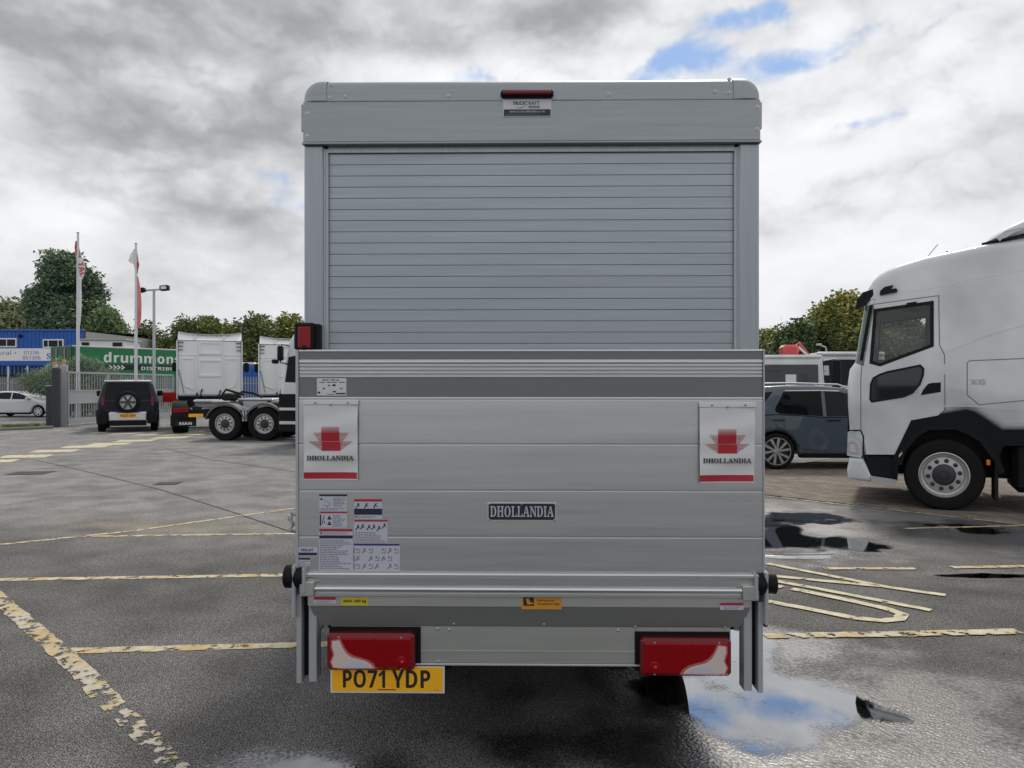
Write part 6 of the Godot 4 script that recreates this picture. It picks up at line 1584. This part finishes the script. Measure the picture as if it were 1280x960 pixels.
func flag_cloth(rows: Array, sd: float) -> MB:
	# rows: [y, x left, x right]; the cloth hangs in soft folds
	var m := MB.new()
	var n := 10
	for i in rows.size() - 1:
		for k in n:
			var q := []
			for c in [[i, k], [i, k + 1], [i + 1, k + 1], [i + 1, k]]:
				var r: Array = rows[c[0]]
				var u := float(c[1]) / n
				q.append(Vector3(lerpf(r[1], r[2], u), r[0], 0.10 * sin(u * 9.0 + r[0] * 1.3 + sd) * (r[2] - r[1])))
			m.quad(q[3], q[2], q[1], q[0])
	return m
func build_poles() -> void:
	var q := gp(97.5, 530)
	var p := thing("flag_pole", "taller white flag pole left of the off-roader, its red and pale flag hanging limp", "flag pole", q)
	var s := 960.0 / -q.z
	var top := EYE + (HZ - 291.5) / s
	part("pole", MB.new().tube([Vector3(0, 0, 0), Vector3(0, top * 0.5, 0), Vector3(0, top, 0)], 0.085, 14, 0.05), M.pearl_white, p)
	part("finial", MB.new().span(-0.06, 0.06, top, top + 0.05, -0.06, 0.06, 0.02), M.galvanised, p)
	var yy := func(py: float) -> float: return EYE + (HZ - py) / s
	var f := part("flag", flag_cloth([[yy.call(301), -0.13, 0.0], [yy.call(309), -0.17, 0.06], [yy.call(320), -0.12, 0.16], [yy.call(326), 0.0, 0.26], [yy.call(334), 0.08, 0.33], [yy.call(342), 0.09, 0.30], [yy.call(350), 0.06, 0.16], [yy.call(356), 0.05, 0.15], [yy.call(370), 0.06, 0.17], [yy.call(385), 0.06, 0.16], [yy.call(398), 0.06, 0.13], [yy.call(407), 0.06, 0.10]], 0.0), M.flag_white, p, 80)
	part("red_corner", flag_cloth([[yy.call(302), -0.12, -0.02], [yy.call(309), -0.165, 0.04], [yy.call(319), -0.11, 0.10], [yy.call(322), -0.02, 0.16]], 0.0).at(Vector3.ZERO), M.flag_red, f, 80).position.z = 0.012
	lettering("TAL", -0.02, 0.62, yy.call(336) - 0.14, yy.call(336) + 0.10, 0.06, M.flag_red, f, "Droid Sans", true, 0.004, "lettering", -1.35).position += Vector3(-0.09, 0, 0)
	var q2 := gp(170, 528.5)
	var r := thing("flag_pole", "white flag pole rising behind the off-roader, red flag hanging limp", "flag pole", q2)
	s = 960.0 / -q2.z
	top = EYE + (HZ - 305.0) / s
	part("pole", MB.new().tube([Vector3(0, 0, 0), Vector3(0, top * 0.5, 0), Vector3(0, top, 0)], 0.085, 14, 0.05), M.pearl_white, r)
	part("finial", MB.new().span(-0.06, 0.06, top, top + 0.05, -0.06, 0.06, 0.02), M.galvanised, r)
	var y2 := func(py: float) -> float: return EYE + (HZ - py) / s
	var w := part("flag", flag_cloth([[y2.call(311), -0.10, 0.05], [y2.call(318), -0.28, 0.10], [y2.call(326), -0.40, 0.14], [y2.call(331), -0.12, 0.17], [y2.call(338), -0.06, 0.11], [y2.call(345), -0.04, 0.05]], 1.0), M.flag_white, r, 80)
	part("red_corner", flag_cloth([[y2.call(318), -0.02, 0.10], [y2.call(326), -0.06, 0.14], [y2.call(331), -0.08, 0.17], [y2.call(338), -0.06, 0.11], [y2.call(344), -0.04, 0.05]], 1.0), M.flag_red, w, 80).position.z = 0.015
	part("red_tail", flag_cloth([[y2.call(345), 0.02, 0.10], [y2.call(360), 0.03, 0.22], [y2.call(380), 0.04, 0.26], [y2.call(398), 0.04, 0.24], [y2.call(410), 0.05, 0.15]], 2.0), M.flag_red, w, 80)
	# lamp standard with two floodlights
	var q3 := sp(192.5, 482, 37.0) * Vector3(1, 0, 1)
	s = 960.0 / 37.0
	var l := thing("lamp_standard", "grey lamp standard with a pair of black floodlights, right of the flag poles", "lamp post", q3)
	var y3 := func(py: float) -> float: return EYE + (HZ - py) / s
	part("pole", MB.new().tube([Vector3(0, 0, 0), Vector3(0, y3.call(362), 0)], 0.075, 12, 0.06), M.galvanised, l)
	part("cross_arm", MB.new().tube([Vector3(-0.42, y3.call(363), 0), Vector3(0.45, y3.call(361.5), 0)], 0.045, 8), M.galvanised, l)
	part("floodlight", MB.new().at(Vector3(-0.5, y3.call(363), 0.1), Basis(Vector3.BACK, 0.3)).span(-0.16, 0.12, -0.1, 0.11, -0.15, 0.15, 0.04), M.black_plastic, l)
	var fl := part("floodlight", MB.new().at(Vector3(0.56, y3.call(360.5), 0.1), Basis(Vector3.BACK, 0.1)).span(-0.20, 0.20, -0.12, 0.13, -0.15, 0.15, 0.03), M.black_plastic, l)
	part("glass", MB.new().at(Vector3(0.56, y3.call(360.5), 0.1), Basis(Vector3.BACK, 0.1)).span(-0.13, 0.14, -0.07, 0.08, 0.14, 0.165, 0.01), M.badge_silver, fl)
	var q4 := sp(1033, 482, 38.0) * Vector3(1, 0, 1)
	s = 960.0 / 38.0
	var k := thing("street_lamp", "slim street lamp with a curved arm in front of the trees on the right", "street lamp", q4)
	part("pole", MB.new().tube([Vector3(0, 0, 0), Vector3(0, y3.call(436), 0), Vector3(-0.05, EYE + (HZ - 434) / s, 0), Vector3(-0.3, EYE + (HZ - 431.5) / s, 0)], 0.04, 8), M.galvanised, k)
	part("lantern", MB.new().span(-0.48, -0.25, EYE + (HZ - 432.2) / s, EYE + (HZ - 429.5) / s, -0.1, 0.1, 0.02), M.galvanised, k)

# ---------------------------------------------------------------- buildings and trailer
func build_far_left() -> void:
	var d := 60.0
	var s := 960.0 / d
	var o := sp(97, 482, d) * Vector3(1, 0, 1)
	var b := thing("warehouse", "long blue clad warehouse with a white signboard behind the fence at far left", "warehouse", o, -2)
	var xx := func(px: float) -> float: return (px - 97.0) / s
	var yy := func(py: float) -> float: return EYE + (HZ - py) / s
	var clad := MB.new()
	var x := -20.0
	var top: float = yy.call(414)
	while x < 0.3:
		clad.quad(Vector3(x, 2.6, 0), Vector3(x + 0.16, 2.6, 0), Vector3(x + 0.16, top, 0), Vector3(x, top, 0))
		clad.quad(Vector3(x + 0.16, 2.6, 0), Vector3(x + 0.19, 2.6, 0.05), Vector3(x + 0.19, top, 0.05), Vector3(x + 0.16, top, 0))
		clad.quad(Vector3(x + 0.19, 2.6, 0.05), Vector3(x + 0.29, 2.6, 0.05), Vector3(x + 0.29, top, 0.05), Vector3(x + 0.19, top, 0.05))
		clad.quad(Vector3(x + 0.29, 2.6, 0.05), Vector3(x + 0.32, 2.6, 0), Vector3(x + 0.32, top, 0), Vector3(x + 0.29, top, 0.05))
		x += 0.32
	var w := part("cladding", clad, M.blue_cladding, b, 0)
	part("eaves", MB.new().span(-20, 0.5, top, top + 0.14, -0.2, 0.12, 0.03), M.blue_cladding, w)
	part("block_wall", MB.new().span(-20, 0.48, 0, 2.6, -0.3, -0.02).span(-20, 0.48, 0, top, -14, -0.31), M.roof_grey, b)
	var rp := MB.new()
	rp.quad(Vector3(-20, top, 0), Vector3(0.5, top, 0), Vector3(0.5, top + 0.5, -14), Vector3(-20, top + 0.5, -14))
	part("roof", rp, M.roof_grey, b)
	for r in [[-30, 20, 422.5, 434], [53.5, 80, 424, 435]]:
		var win := part("window", MB.new().span(xx.call(r[0]), xx.call(r[1]), yy.call(r[3]), yy.call(r[2]), 0.0, 0.12, 0.01), M.window_frame, b)
		var n := 3
		var q: float = (r[1] - r[0]) / 4.0
		for c in [[r[0] + 1.5, r[0] + q], [r[0] + q + 1.2, r[0] + q * 3 - 0.6], [r[0] + q * 3 + 0.6, r[1] - 1.5]]:
			part("pane", MB.new().span(xx.call(c[0]), xx.call(c[1]), yy.call(r[3] - 1.6), yy.call(r[2] + 1.6), 0.1, 0.13), M.windscreen_glass, win)
	part("wall_lamp", MB.new().span(xx.call(23), xx.call(27), yy.call(422), yy.call(418), 0.05, 0.25, 0.05), M.black_plastic, b)
	var sg := part("signboard", MB.new().span(-20, 0.4, yy.call(451), yy.call(435.5), 0.05, 0.14), M.letter_white, b)
	lettering("natural •", xx.call(-18), xx.call(20), yy.call(443.5), yy.call(438.5), 0.145, M.print_grey, sg)
	lettering("01236", xx.call(30), xx.call(49), yy.call(443), yy.call(438.5), 0.145, M.sign_blue, sg)
	lettering("801306", xx.call(28.5), xx.call(51), yy.call(449.5), yy.call(445), 0.145, M.sign_blue, sg)
	var sl := lettering("Sol", xx.call(59), xx.call(73), yy.call(449), yy.call(441), 0.145, M.sign_blue, sg, "Droid Serif", true)
	part("blue_fascia", MB.new().span(-20, 0.5, yy.call(457), yy.call(451.3), 0.0, 0.2, 0.02), M.blue_cladding, b)
	part("shopfront", MB.new().span(-20, 0.45, 0.3, yy.call(457.4), -0.01, 0.04), M.windscreen_glass, b)
	for k in 13: part("mullion", MB.new().span(-19.5 + k * 1.55, -19.38 + k * 1.55, 0.3, yy.call(457.4), 0.03, 0.10), M.window_frame, b)
	# green trailer
	var c0 := Vector3((90.0 - 640.0) / F * 42.8, 0, -42.8)
	var c1 := Vector3((225.0 - 640.0) / F * 48.0, 0, -48.0)
	var dir := (c1 - c0).normalized()
	var t := thing("curtain_trailer", "green curtain-sided trailer with big white lettering behind the gate", "trailer", c0, heading(c0, c1))
	var u := func(px: float) -> float:       # distance along the side at which the line of sight of a column meets it
		var k := (px - 640.0) / F
		return (-k * c0.z - c0.x) / (dir.x + k * dir.z)
	var dz := func(px: float) -> float: return -(c0.z + dir.z * u.call(px))
	var hy := func(px: float, py: float) -> float: return EYE - (py - HZ) / F * dz.call(px)
	var tl: float = u.call(286)
	part("curtain", MB.new().span(0.12, tl, 1.3, 3.92, -0.04, 0.0), M.trailer_green, t)
	part("top_rail", MB.new().span(0.0, tl + 0.1, 3.92, 4.0, -0.06, 0.02, 0.01), M.galvanised, t)
	part("corner_post", MB.new().span(-0.02, 0.12, 1.2, 3.95, -0.1, 0.01, 0.01), M.dark_green, t)
	part("end_doors", MB.new().span(-0.05, -0.01, 1.2, 3.95, -2.5, -0.02), M.dark_green, t)
	part("door_bars", MB.new().span(-0.09, -0.06, 1.2, 3.9, -0.75, -0.70).span(-0.09, -0.06, 1.2, 3.9, -1.75, -1.70), M.galvanised, t)
	part("box_top", MB.new().span(0, tl + 0.1, 3.9, 3.985, -2.5, -0.07), M.roof_grey, t)
	part("far_side", MB.new().span(0, tl + 0.1, 1.2, 3.9, -2.5, -2.45), M.dark_green, t)
	part("bed", MB.new().span(0, tl + 0.1, 1.0, 1.29, -2.5, 0.0).span(0.3, tl - 0.2, 0.5, 0.8, -2.0, -0.4), M.chassis_black, t)
	lettering("drummond", u.call(129.5), u.call(226.5), hy.call(170, 454), hy.call(170, 441.2), 0.002, M.letter_white, t, "Droid Sans", true, 0.02)
	var bd := part("black_band", MB.new().span(u.call(129), u.call(245), hy.call(170, 462.6), hy.call(170, 456), 0.0, 0.006), M.print_black, t)
	for k in 4:
		var x0: float = u.call(136.5 + k * 5.0)
		var ya: float = hy.call(150, 456.8); var yb: float = hy.call(150, 461.8)
		var e := (ya - yb) * 0.5
		part("arrow", MB.new().ribbon([Vector2(x0, ya), Vector2(x0 + e * 1.3, (ya + yb) / 2), Vector2(x0, yb)], 0.08, flat, 0.012), M.letter_white, bd)
	lettering("DISTRIBUTION", u.call(176.5), u.call(240), hy.call(200, 463), hy.call(200, 458.6), 0.007, M.letter_white, bd, "Droid Sans", true, 0.01)
	for k in 3:
		wheel(t, Vector3(1.6 + k * 1.3, 0.5, -0.3), Basis.IDENTITY, 0.5, 0.4, 0.3, "truck")
		wheel(t, Vector3(1.6 + k * 1.3, 0.5, -2.2), Basis(Vector3.UP, PI), 0.5, 0.4, 0.3, "truck")
	# flat roofed cabin behind
	d = 54.0
	s = 960.0 / d
	var cab := thing("site_cabin", "grey flat-roofed site cabin seen above the green trailer", "cabin", sp(128, 482, d) * Vector3(1, 0, 1), 4)
	part("wall", MB.new().span(-1.55, 1.55, 0, EYE + (HZ - 426) / s, -2.5, 0), M.window_frame, cab)
	part("roof", MB.new().span(-1.65, 1.65, EYE + (HZ - 426) / s, EYE + (HZ - 423.5) / s, -2.6, 0.1, 0.03), M.roof_grey, cab)
	part("window", MB.new().span(0.7, 1.35, EYE + (HZ - 433) / s, EYE + (HZ - 428) / s, 0.0, 0.03), M.windscreen_glass, cab)
	part("window", MB.new().span(-1.4, -0.9, EYE + (HZ - 433) / s, EYE + (HZ - 428) / s, 0.0, 0.03), M.windscreen_glass, cab)
	# blue skip behind the gap between the tractors
	var k := thing("blue_container", "blue ribbed container in the gap between the two tractor cabs", "container", sp(311, 482, 47.5) * Vector3(1, 0, 1), 0)
	part("shell", MB.new().span(-1.2, 1.4, 0.0, 2.95, -2.4, 0, 0.05), M.blue_cladding, k)
	var cr := MB.new()
	for i in 9: cr.span(-1.1 + i * 0.29, -0.98 + i * 0.29, 0.2, 2.8, -0.01, 0.06, 0.02)
	part("ribs", cr, M.blue_cladding, k)
	part("top_load", MB.new().span(-0.9, 0.4, 2.96, 3.2, -1.5, -0.1, 0.1).span(0.2, 1.3, 2.96, 3.1, -1.5, -0.1, 0.06), M.galvanised, k)
	# kerb and verge beside the road
	var kb := MB.new()
	var ka := gp(-60, 541); var kc := gp(66, 535.5)
	struct("kerb", kb.at((ka + kc) / 2, Basis(Vector3.UP, deg_to_rad(heading(ka, kc)))).span(-ka.distance_to(kc) / 2, ka.distance_to(kc) / 2, 0.0, 0.11, -0.08, 0.08, 0.02), M.kerb_grey)

# ---------------------------------------------------------------- trees and shrubs
func leaf_mesh(size: float, sd: int, n: int, droop := 0.0, lean := 1.0) -> ArrayMesh:
	var r := RandomNumberGenerator.new()
	r.seed = sd
	var m := MB.new()
	for i in n:
		var c := Vector3(r.randf_range(-1, 1), r.randf_range(-1, 1), r.randf_range(-1, 1)) * size * 0.9
		c.y -= droop * absf(c.x) * 0.8
		var a := Vector3(r.randf_range(-1, 1), r.randf_range(-0.6, 0.6) - droop, r.randf_range(-1, 1)).normalized() * size * r.randf_range(0.13, 0.24)
		var b := a.cross(Vector3(r.randf_range(-1, 1), r.randf_range(-1, 1), r.randf_range(-1, 1))).normalized() * a.length() * 0.55 / lean
		m.tri(c - a, c + b, c + a); m.tri(c - a, c + a, c - b)
	return m.commit(0.0)
func crown(parent: Node3D, lobes: Array, count: int, size: float, tones: Array, sd: int, droop := 0.0, lean := 1.0, hollow := 0.45) -> void:
	var r := RandomNumberGenerator.new()
	r.seed = sd
	var n := FastNoiseLite.new()
	n.seed = sd; n.frequency = 0.35 / maxf(size, 0.2) * 0.35; n.fractal_octaves = 3
	var tr := []
	var cols := []
	var total := 0.0
	for l in lobes: total += l[1].x * l[1].y
	for l in lobes:
		var k := int(count * l[1].x * l[1].y / total)
		for i in k:
			var d := Vector3(r.randfn(), r.randfn(), r.randfn()).normalized()
			var p: Vector3 = l[0] + d * l[1] * pow(r.randf(), hollow)
			var g := n.get_noise_3d(p.x, p.y, p.z)
			if g < -0.12 and r.randf() < 0.85: continue
			p += d * g * l[1].x * 0.35
			tr.append(Transform3D(Basis(Vector3.UP, r.randf() * TAU).scaled(Vector3.ONE * r.randf_range(0.7, 1.35)), p))
			var t: Color = tones[0].lerp(tones[1], clampf(0.5 + g * 1.4 + r.randf_range(-0.2, 0.2), 0, 1))
			if tones.size() > 2 and r.randf() < 0.10 + 0.25 * maxf(g, 0): t = t.lerp(tones[2], r.randf_range(0.4, 1.0))
			cols.append(t * r.randf_range(3.0, 4.4))
	var mm := MultiMesh.new()
	mm.transform_format = MultiMesh.TRANSFORM_3D
	mm.use_colors = true
	mm.mesh = leaf_mesh(size, sd, 60, droop, lean)
	mm.instance_count = tr.size()
	for i in tr.size():
		mm.set_instance_transform(i, tr[i]); mm.set_instance_color(i, cols[i])
	var o := MultiMeshInstance3D.new()
	o.multimesh = mm; o.material_override = M.leaf; o.name = numbered("crown", parent)
	parent.add_child(o, true)
	stuff(o)
# a tree whose crown spans the given columns and rows of the photograph at a given distance
func tree(called: String, label: String, px0: float, px1: float, py0: float, d: float, bottom: float, tones: Array, count: int, sd: int, group := "", lobes_n := 9) -> void:
	var s := F / d
	var w := (px1 - px0) / s / 2
	var top := EYE + (HZ - py0) / s
	var t := thing(called, label, "tree", sp((px0 + px1) / 2, 482, d) * Vector3(1, 0, 1), 0, group)
	var r := RandomNumberGenerator.new()
	r.seed = sd
	var h := top - bottom
	var lobes := [[Vector3(0, bottom + h * 0.5, 0), Vector3(w * 0.72, h * 0.42, w * 0.7)]]
	for i in lobes_n:
		var a := TAU * i / lobes_n * 2.4
		var k := float(i) / lobes_n
		var reach := w * 0.62 * sqrt(1.0 - pow(absf(k * 1.7 - 0.75), 2.2) * 0.75)
		lobes.append([Vector3(cos(a) * reach, bottom + h * (0.12 + 0.72 * k), sin(a) * reach), Vector3(w, h * 0.5, w) * r.randf_range(0.24, 0.42)])
	lobes.append([Vector3(w * 0.05, top - h * 0.16, 0), Vector3(w * 0.34, h * 0.16, w * 0.34)])
	var trunk := MB.new().tube([Vector3(0, 0, 0), Vector3(0.05 * w, bottom + h * 0.3, 0), Vector3(0, bottom + h * 0.75, 0.05)], 0.05 * w + 0.12, 9, 0.05)
	for l in lobes.slice(1):
		var c: Vector3 = l[0]
		trunk.tube([Vector3(0, maxf(bottom * 0.6, c.y - h * 0.35), 0), Vector3(c.x * 0.5, c.y - h * 0.12, c.z * 0.5), c], 0.03 * w + 0.05, 6, 0.02)
	part("trunk", trunk, M.bark, t)
	crown(t, lobes, count, 0.02 * d * 0.55, tones, sd)
func build_trees() -> void:
	var dark := [Color(0.016, 0.028, 0.014), Color(0.038, 0.058, 0.022)]
	var olive := [Color(0.024, 0.032, 0.011), Color(0.07, 0.075, 0.022), Color(0.11, 0.10, 0.03)]
	var grey := [Color(0.022, 0.036, 0.024), Color(0.05, 0.070, 0.042)]
	var autumn := [Color(0.022, 0.032, 0.013), Color(0.06, 0.07, 0.02), Color(0.22, 0.16, 0.035)]
	tree("tall_tree", "tallest rounded tree rising behind the blue warehouse at left", 36, 136, 319, 76, 3.0, grey, 4200, 1, "", 14)
	tree("tree", "thin pale tree above the warehouse at the far left edge", -12, 34, 380, 82, 3.0, [Color(0.04, 0.05, 0.03), Color(0.08, 0.09, 0.05)], 900, 2)
	tree("tree", "low olive tree between the far left tree and the tallest tree", 8, 60, 402, 84, 2.0, olive, 1300, 3)
	tree("tree", "dark pointed tree at the right foot of the tallest tree", 108, 156, 392, 70, 1.5, dark, 1300, 4)
	var list := [[150, 215, 404, 72], [196, 262, 400, 66], [232, 286, 401, 68], [276, 306, 408, 70], [288, 350, 398, 64], [330, 396, 402, 66], [372, 440, 404, 68]]
	var where := ["behind the lamp standard", "left of the first tractor cab", "above the first tractor cab", "just above the first cab's right corner", "above the gap between the two cabs", "above the second tractor cab", "mostly hidden by the box van"]
	for i in list.size():
		var a: Array = list[i]
		tree("hedgerow_tree", "dull green tree in the left-hand row, " + where[i], a[0], a[1], a[2], a[3], 0.8, olive if i % 2 else [Color(0.02, 0.03, 0.012), Color(0.055, 0.065, 0.022)], 2000, 20 + i, "row of trees behind the tractor units", 10)
	# scrub under the row
	var b := thing("scrub_bank", "dark scrub filling the gaps under the left-hand row of trees", "scrub", sp(270, 482, 73) * Vector3(1, 0, 1))
	b.set_meta("kind", "stuff")
	var lobes := []
	for i in 16: lobes.append([Vector3(-12 + i * 1.6, 1.8, 0), Vector3(1.6, 2.3, 1.2)])
	crown(b, lobes, 3400, 0.7, dark, 60)
	var belt := thing("tree_belt", "distant belt of dull green trees carrying on behind the silver box van", "trees", sp(690, 482, 72) * Vector3(1, 0, 1))
	belt.set_meta("kind", "stuff")
	lobes = []
	for i in 22: lobes.append([Vector3(-20 + i * 1.9, 2.6 + 0.7 * sin(i * 2.3), 2.0 * sin(i * 1.1)), Vector3(2.1, 3.2 + 0.6 * sin(i * 1.7), 1.6)])
	crown(belt, lobes, 4200, 0.75, olive, 61)
	# right side
	tree("autumn_tree", "spreading tree with yellowing leaves left of the white tractor unit's windscreen", 998, 1092, 372, 50, 1.2, autumn, 3000, 40, "", 13)
	tree("tree", "dark tree in front of the yellowing tree's left edge", 972, 1018, 398, 48, 1.0, dark, 1500, 41)
	tree("tree", "pale green bush-like tree beside the box van's right edge", 938, 984, 418, 52, 0.5, [Color(0.04, 0.055, 0.022), Color(0.09, 0.10, 0.045)], 1300, 42)
	tree("tree", "dark tree behind the tractor unit's cab windows", 1060, 1160, 392, 54, 1.0, dark, 2600, 43)
	tree("tree", "far tree hidden behind the tractor unit, seen through its window", 1130, 1230, 396, 56, 1.0, olive, 1800, 44)
	# drooping blue-green conifer by the gate
	for q in [[-2.0, 0.0], [0.0, 1.0]]:
		pass
	var c := thing("drooping_conifer", "sprawling blue-green conifer drooping over the palisade fence by the gate", "conifer", sp(88, 482, 40.3) * Vector3(1, 0, 1))
	var tk := MB.new()
	var cl := []
	var r := RandomNumberGenerator.new()
	r.seed = 9
	for i in 15:
		var side := -1.0 if i % 2 else 1.0
		var reach := r.randf_range(0.8, 2.6)
		var hgt := r.randf_range(2.2, 3.3)
		var e := Vector3(side * reach, hgt - reach * 0.35, r.randf_range(-0.4, 0.5))
		tk.tube([Vector3(0, 0.2, 0), Vector3(side * reach * 0.3, hgt, 0), Vector3(side * reach * 0.7, hgt - reach * 0.12, e.z * 0.6), e], 0.06, 6, 0.015)
		for k in 4:
			var f := 0.3 + 0.23 * k
			cl.append([Vector3(side * reach * f, maxf(hgt - reach * 0.36 * f * f - 0.2, 2.0), e.z * f), Vector3(0.42, 0.42, 0.35)])
	part("branches", tk, M.bark, c)
	crown(c, cl, 1500, 0.30, [Color(0.03, 0.046, 0.034), Color(0.075, 0.10, 0.07)], 70, 0.9, 2.2, 0.7)
	var v := thing("verge_grass", "strip of rough grass beside the kerb by the gate posts", "grass", Vector3.ZERO)
	v.set_meta("kind", "stuff")
	var vl := []
	for i in 18:
		var p := gp(8 + i * 3.0, 534.5 - i * 0.12)
		vl.append([p + Vector3(0, 0.03, 0), Vector3(0.5, 0.06, 0.5)])
	crown(v, vl, 700, 0.10, [Color(0.04, 0.055, 0.015), Color(0.09, 0.10, 0.035)], 71)
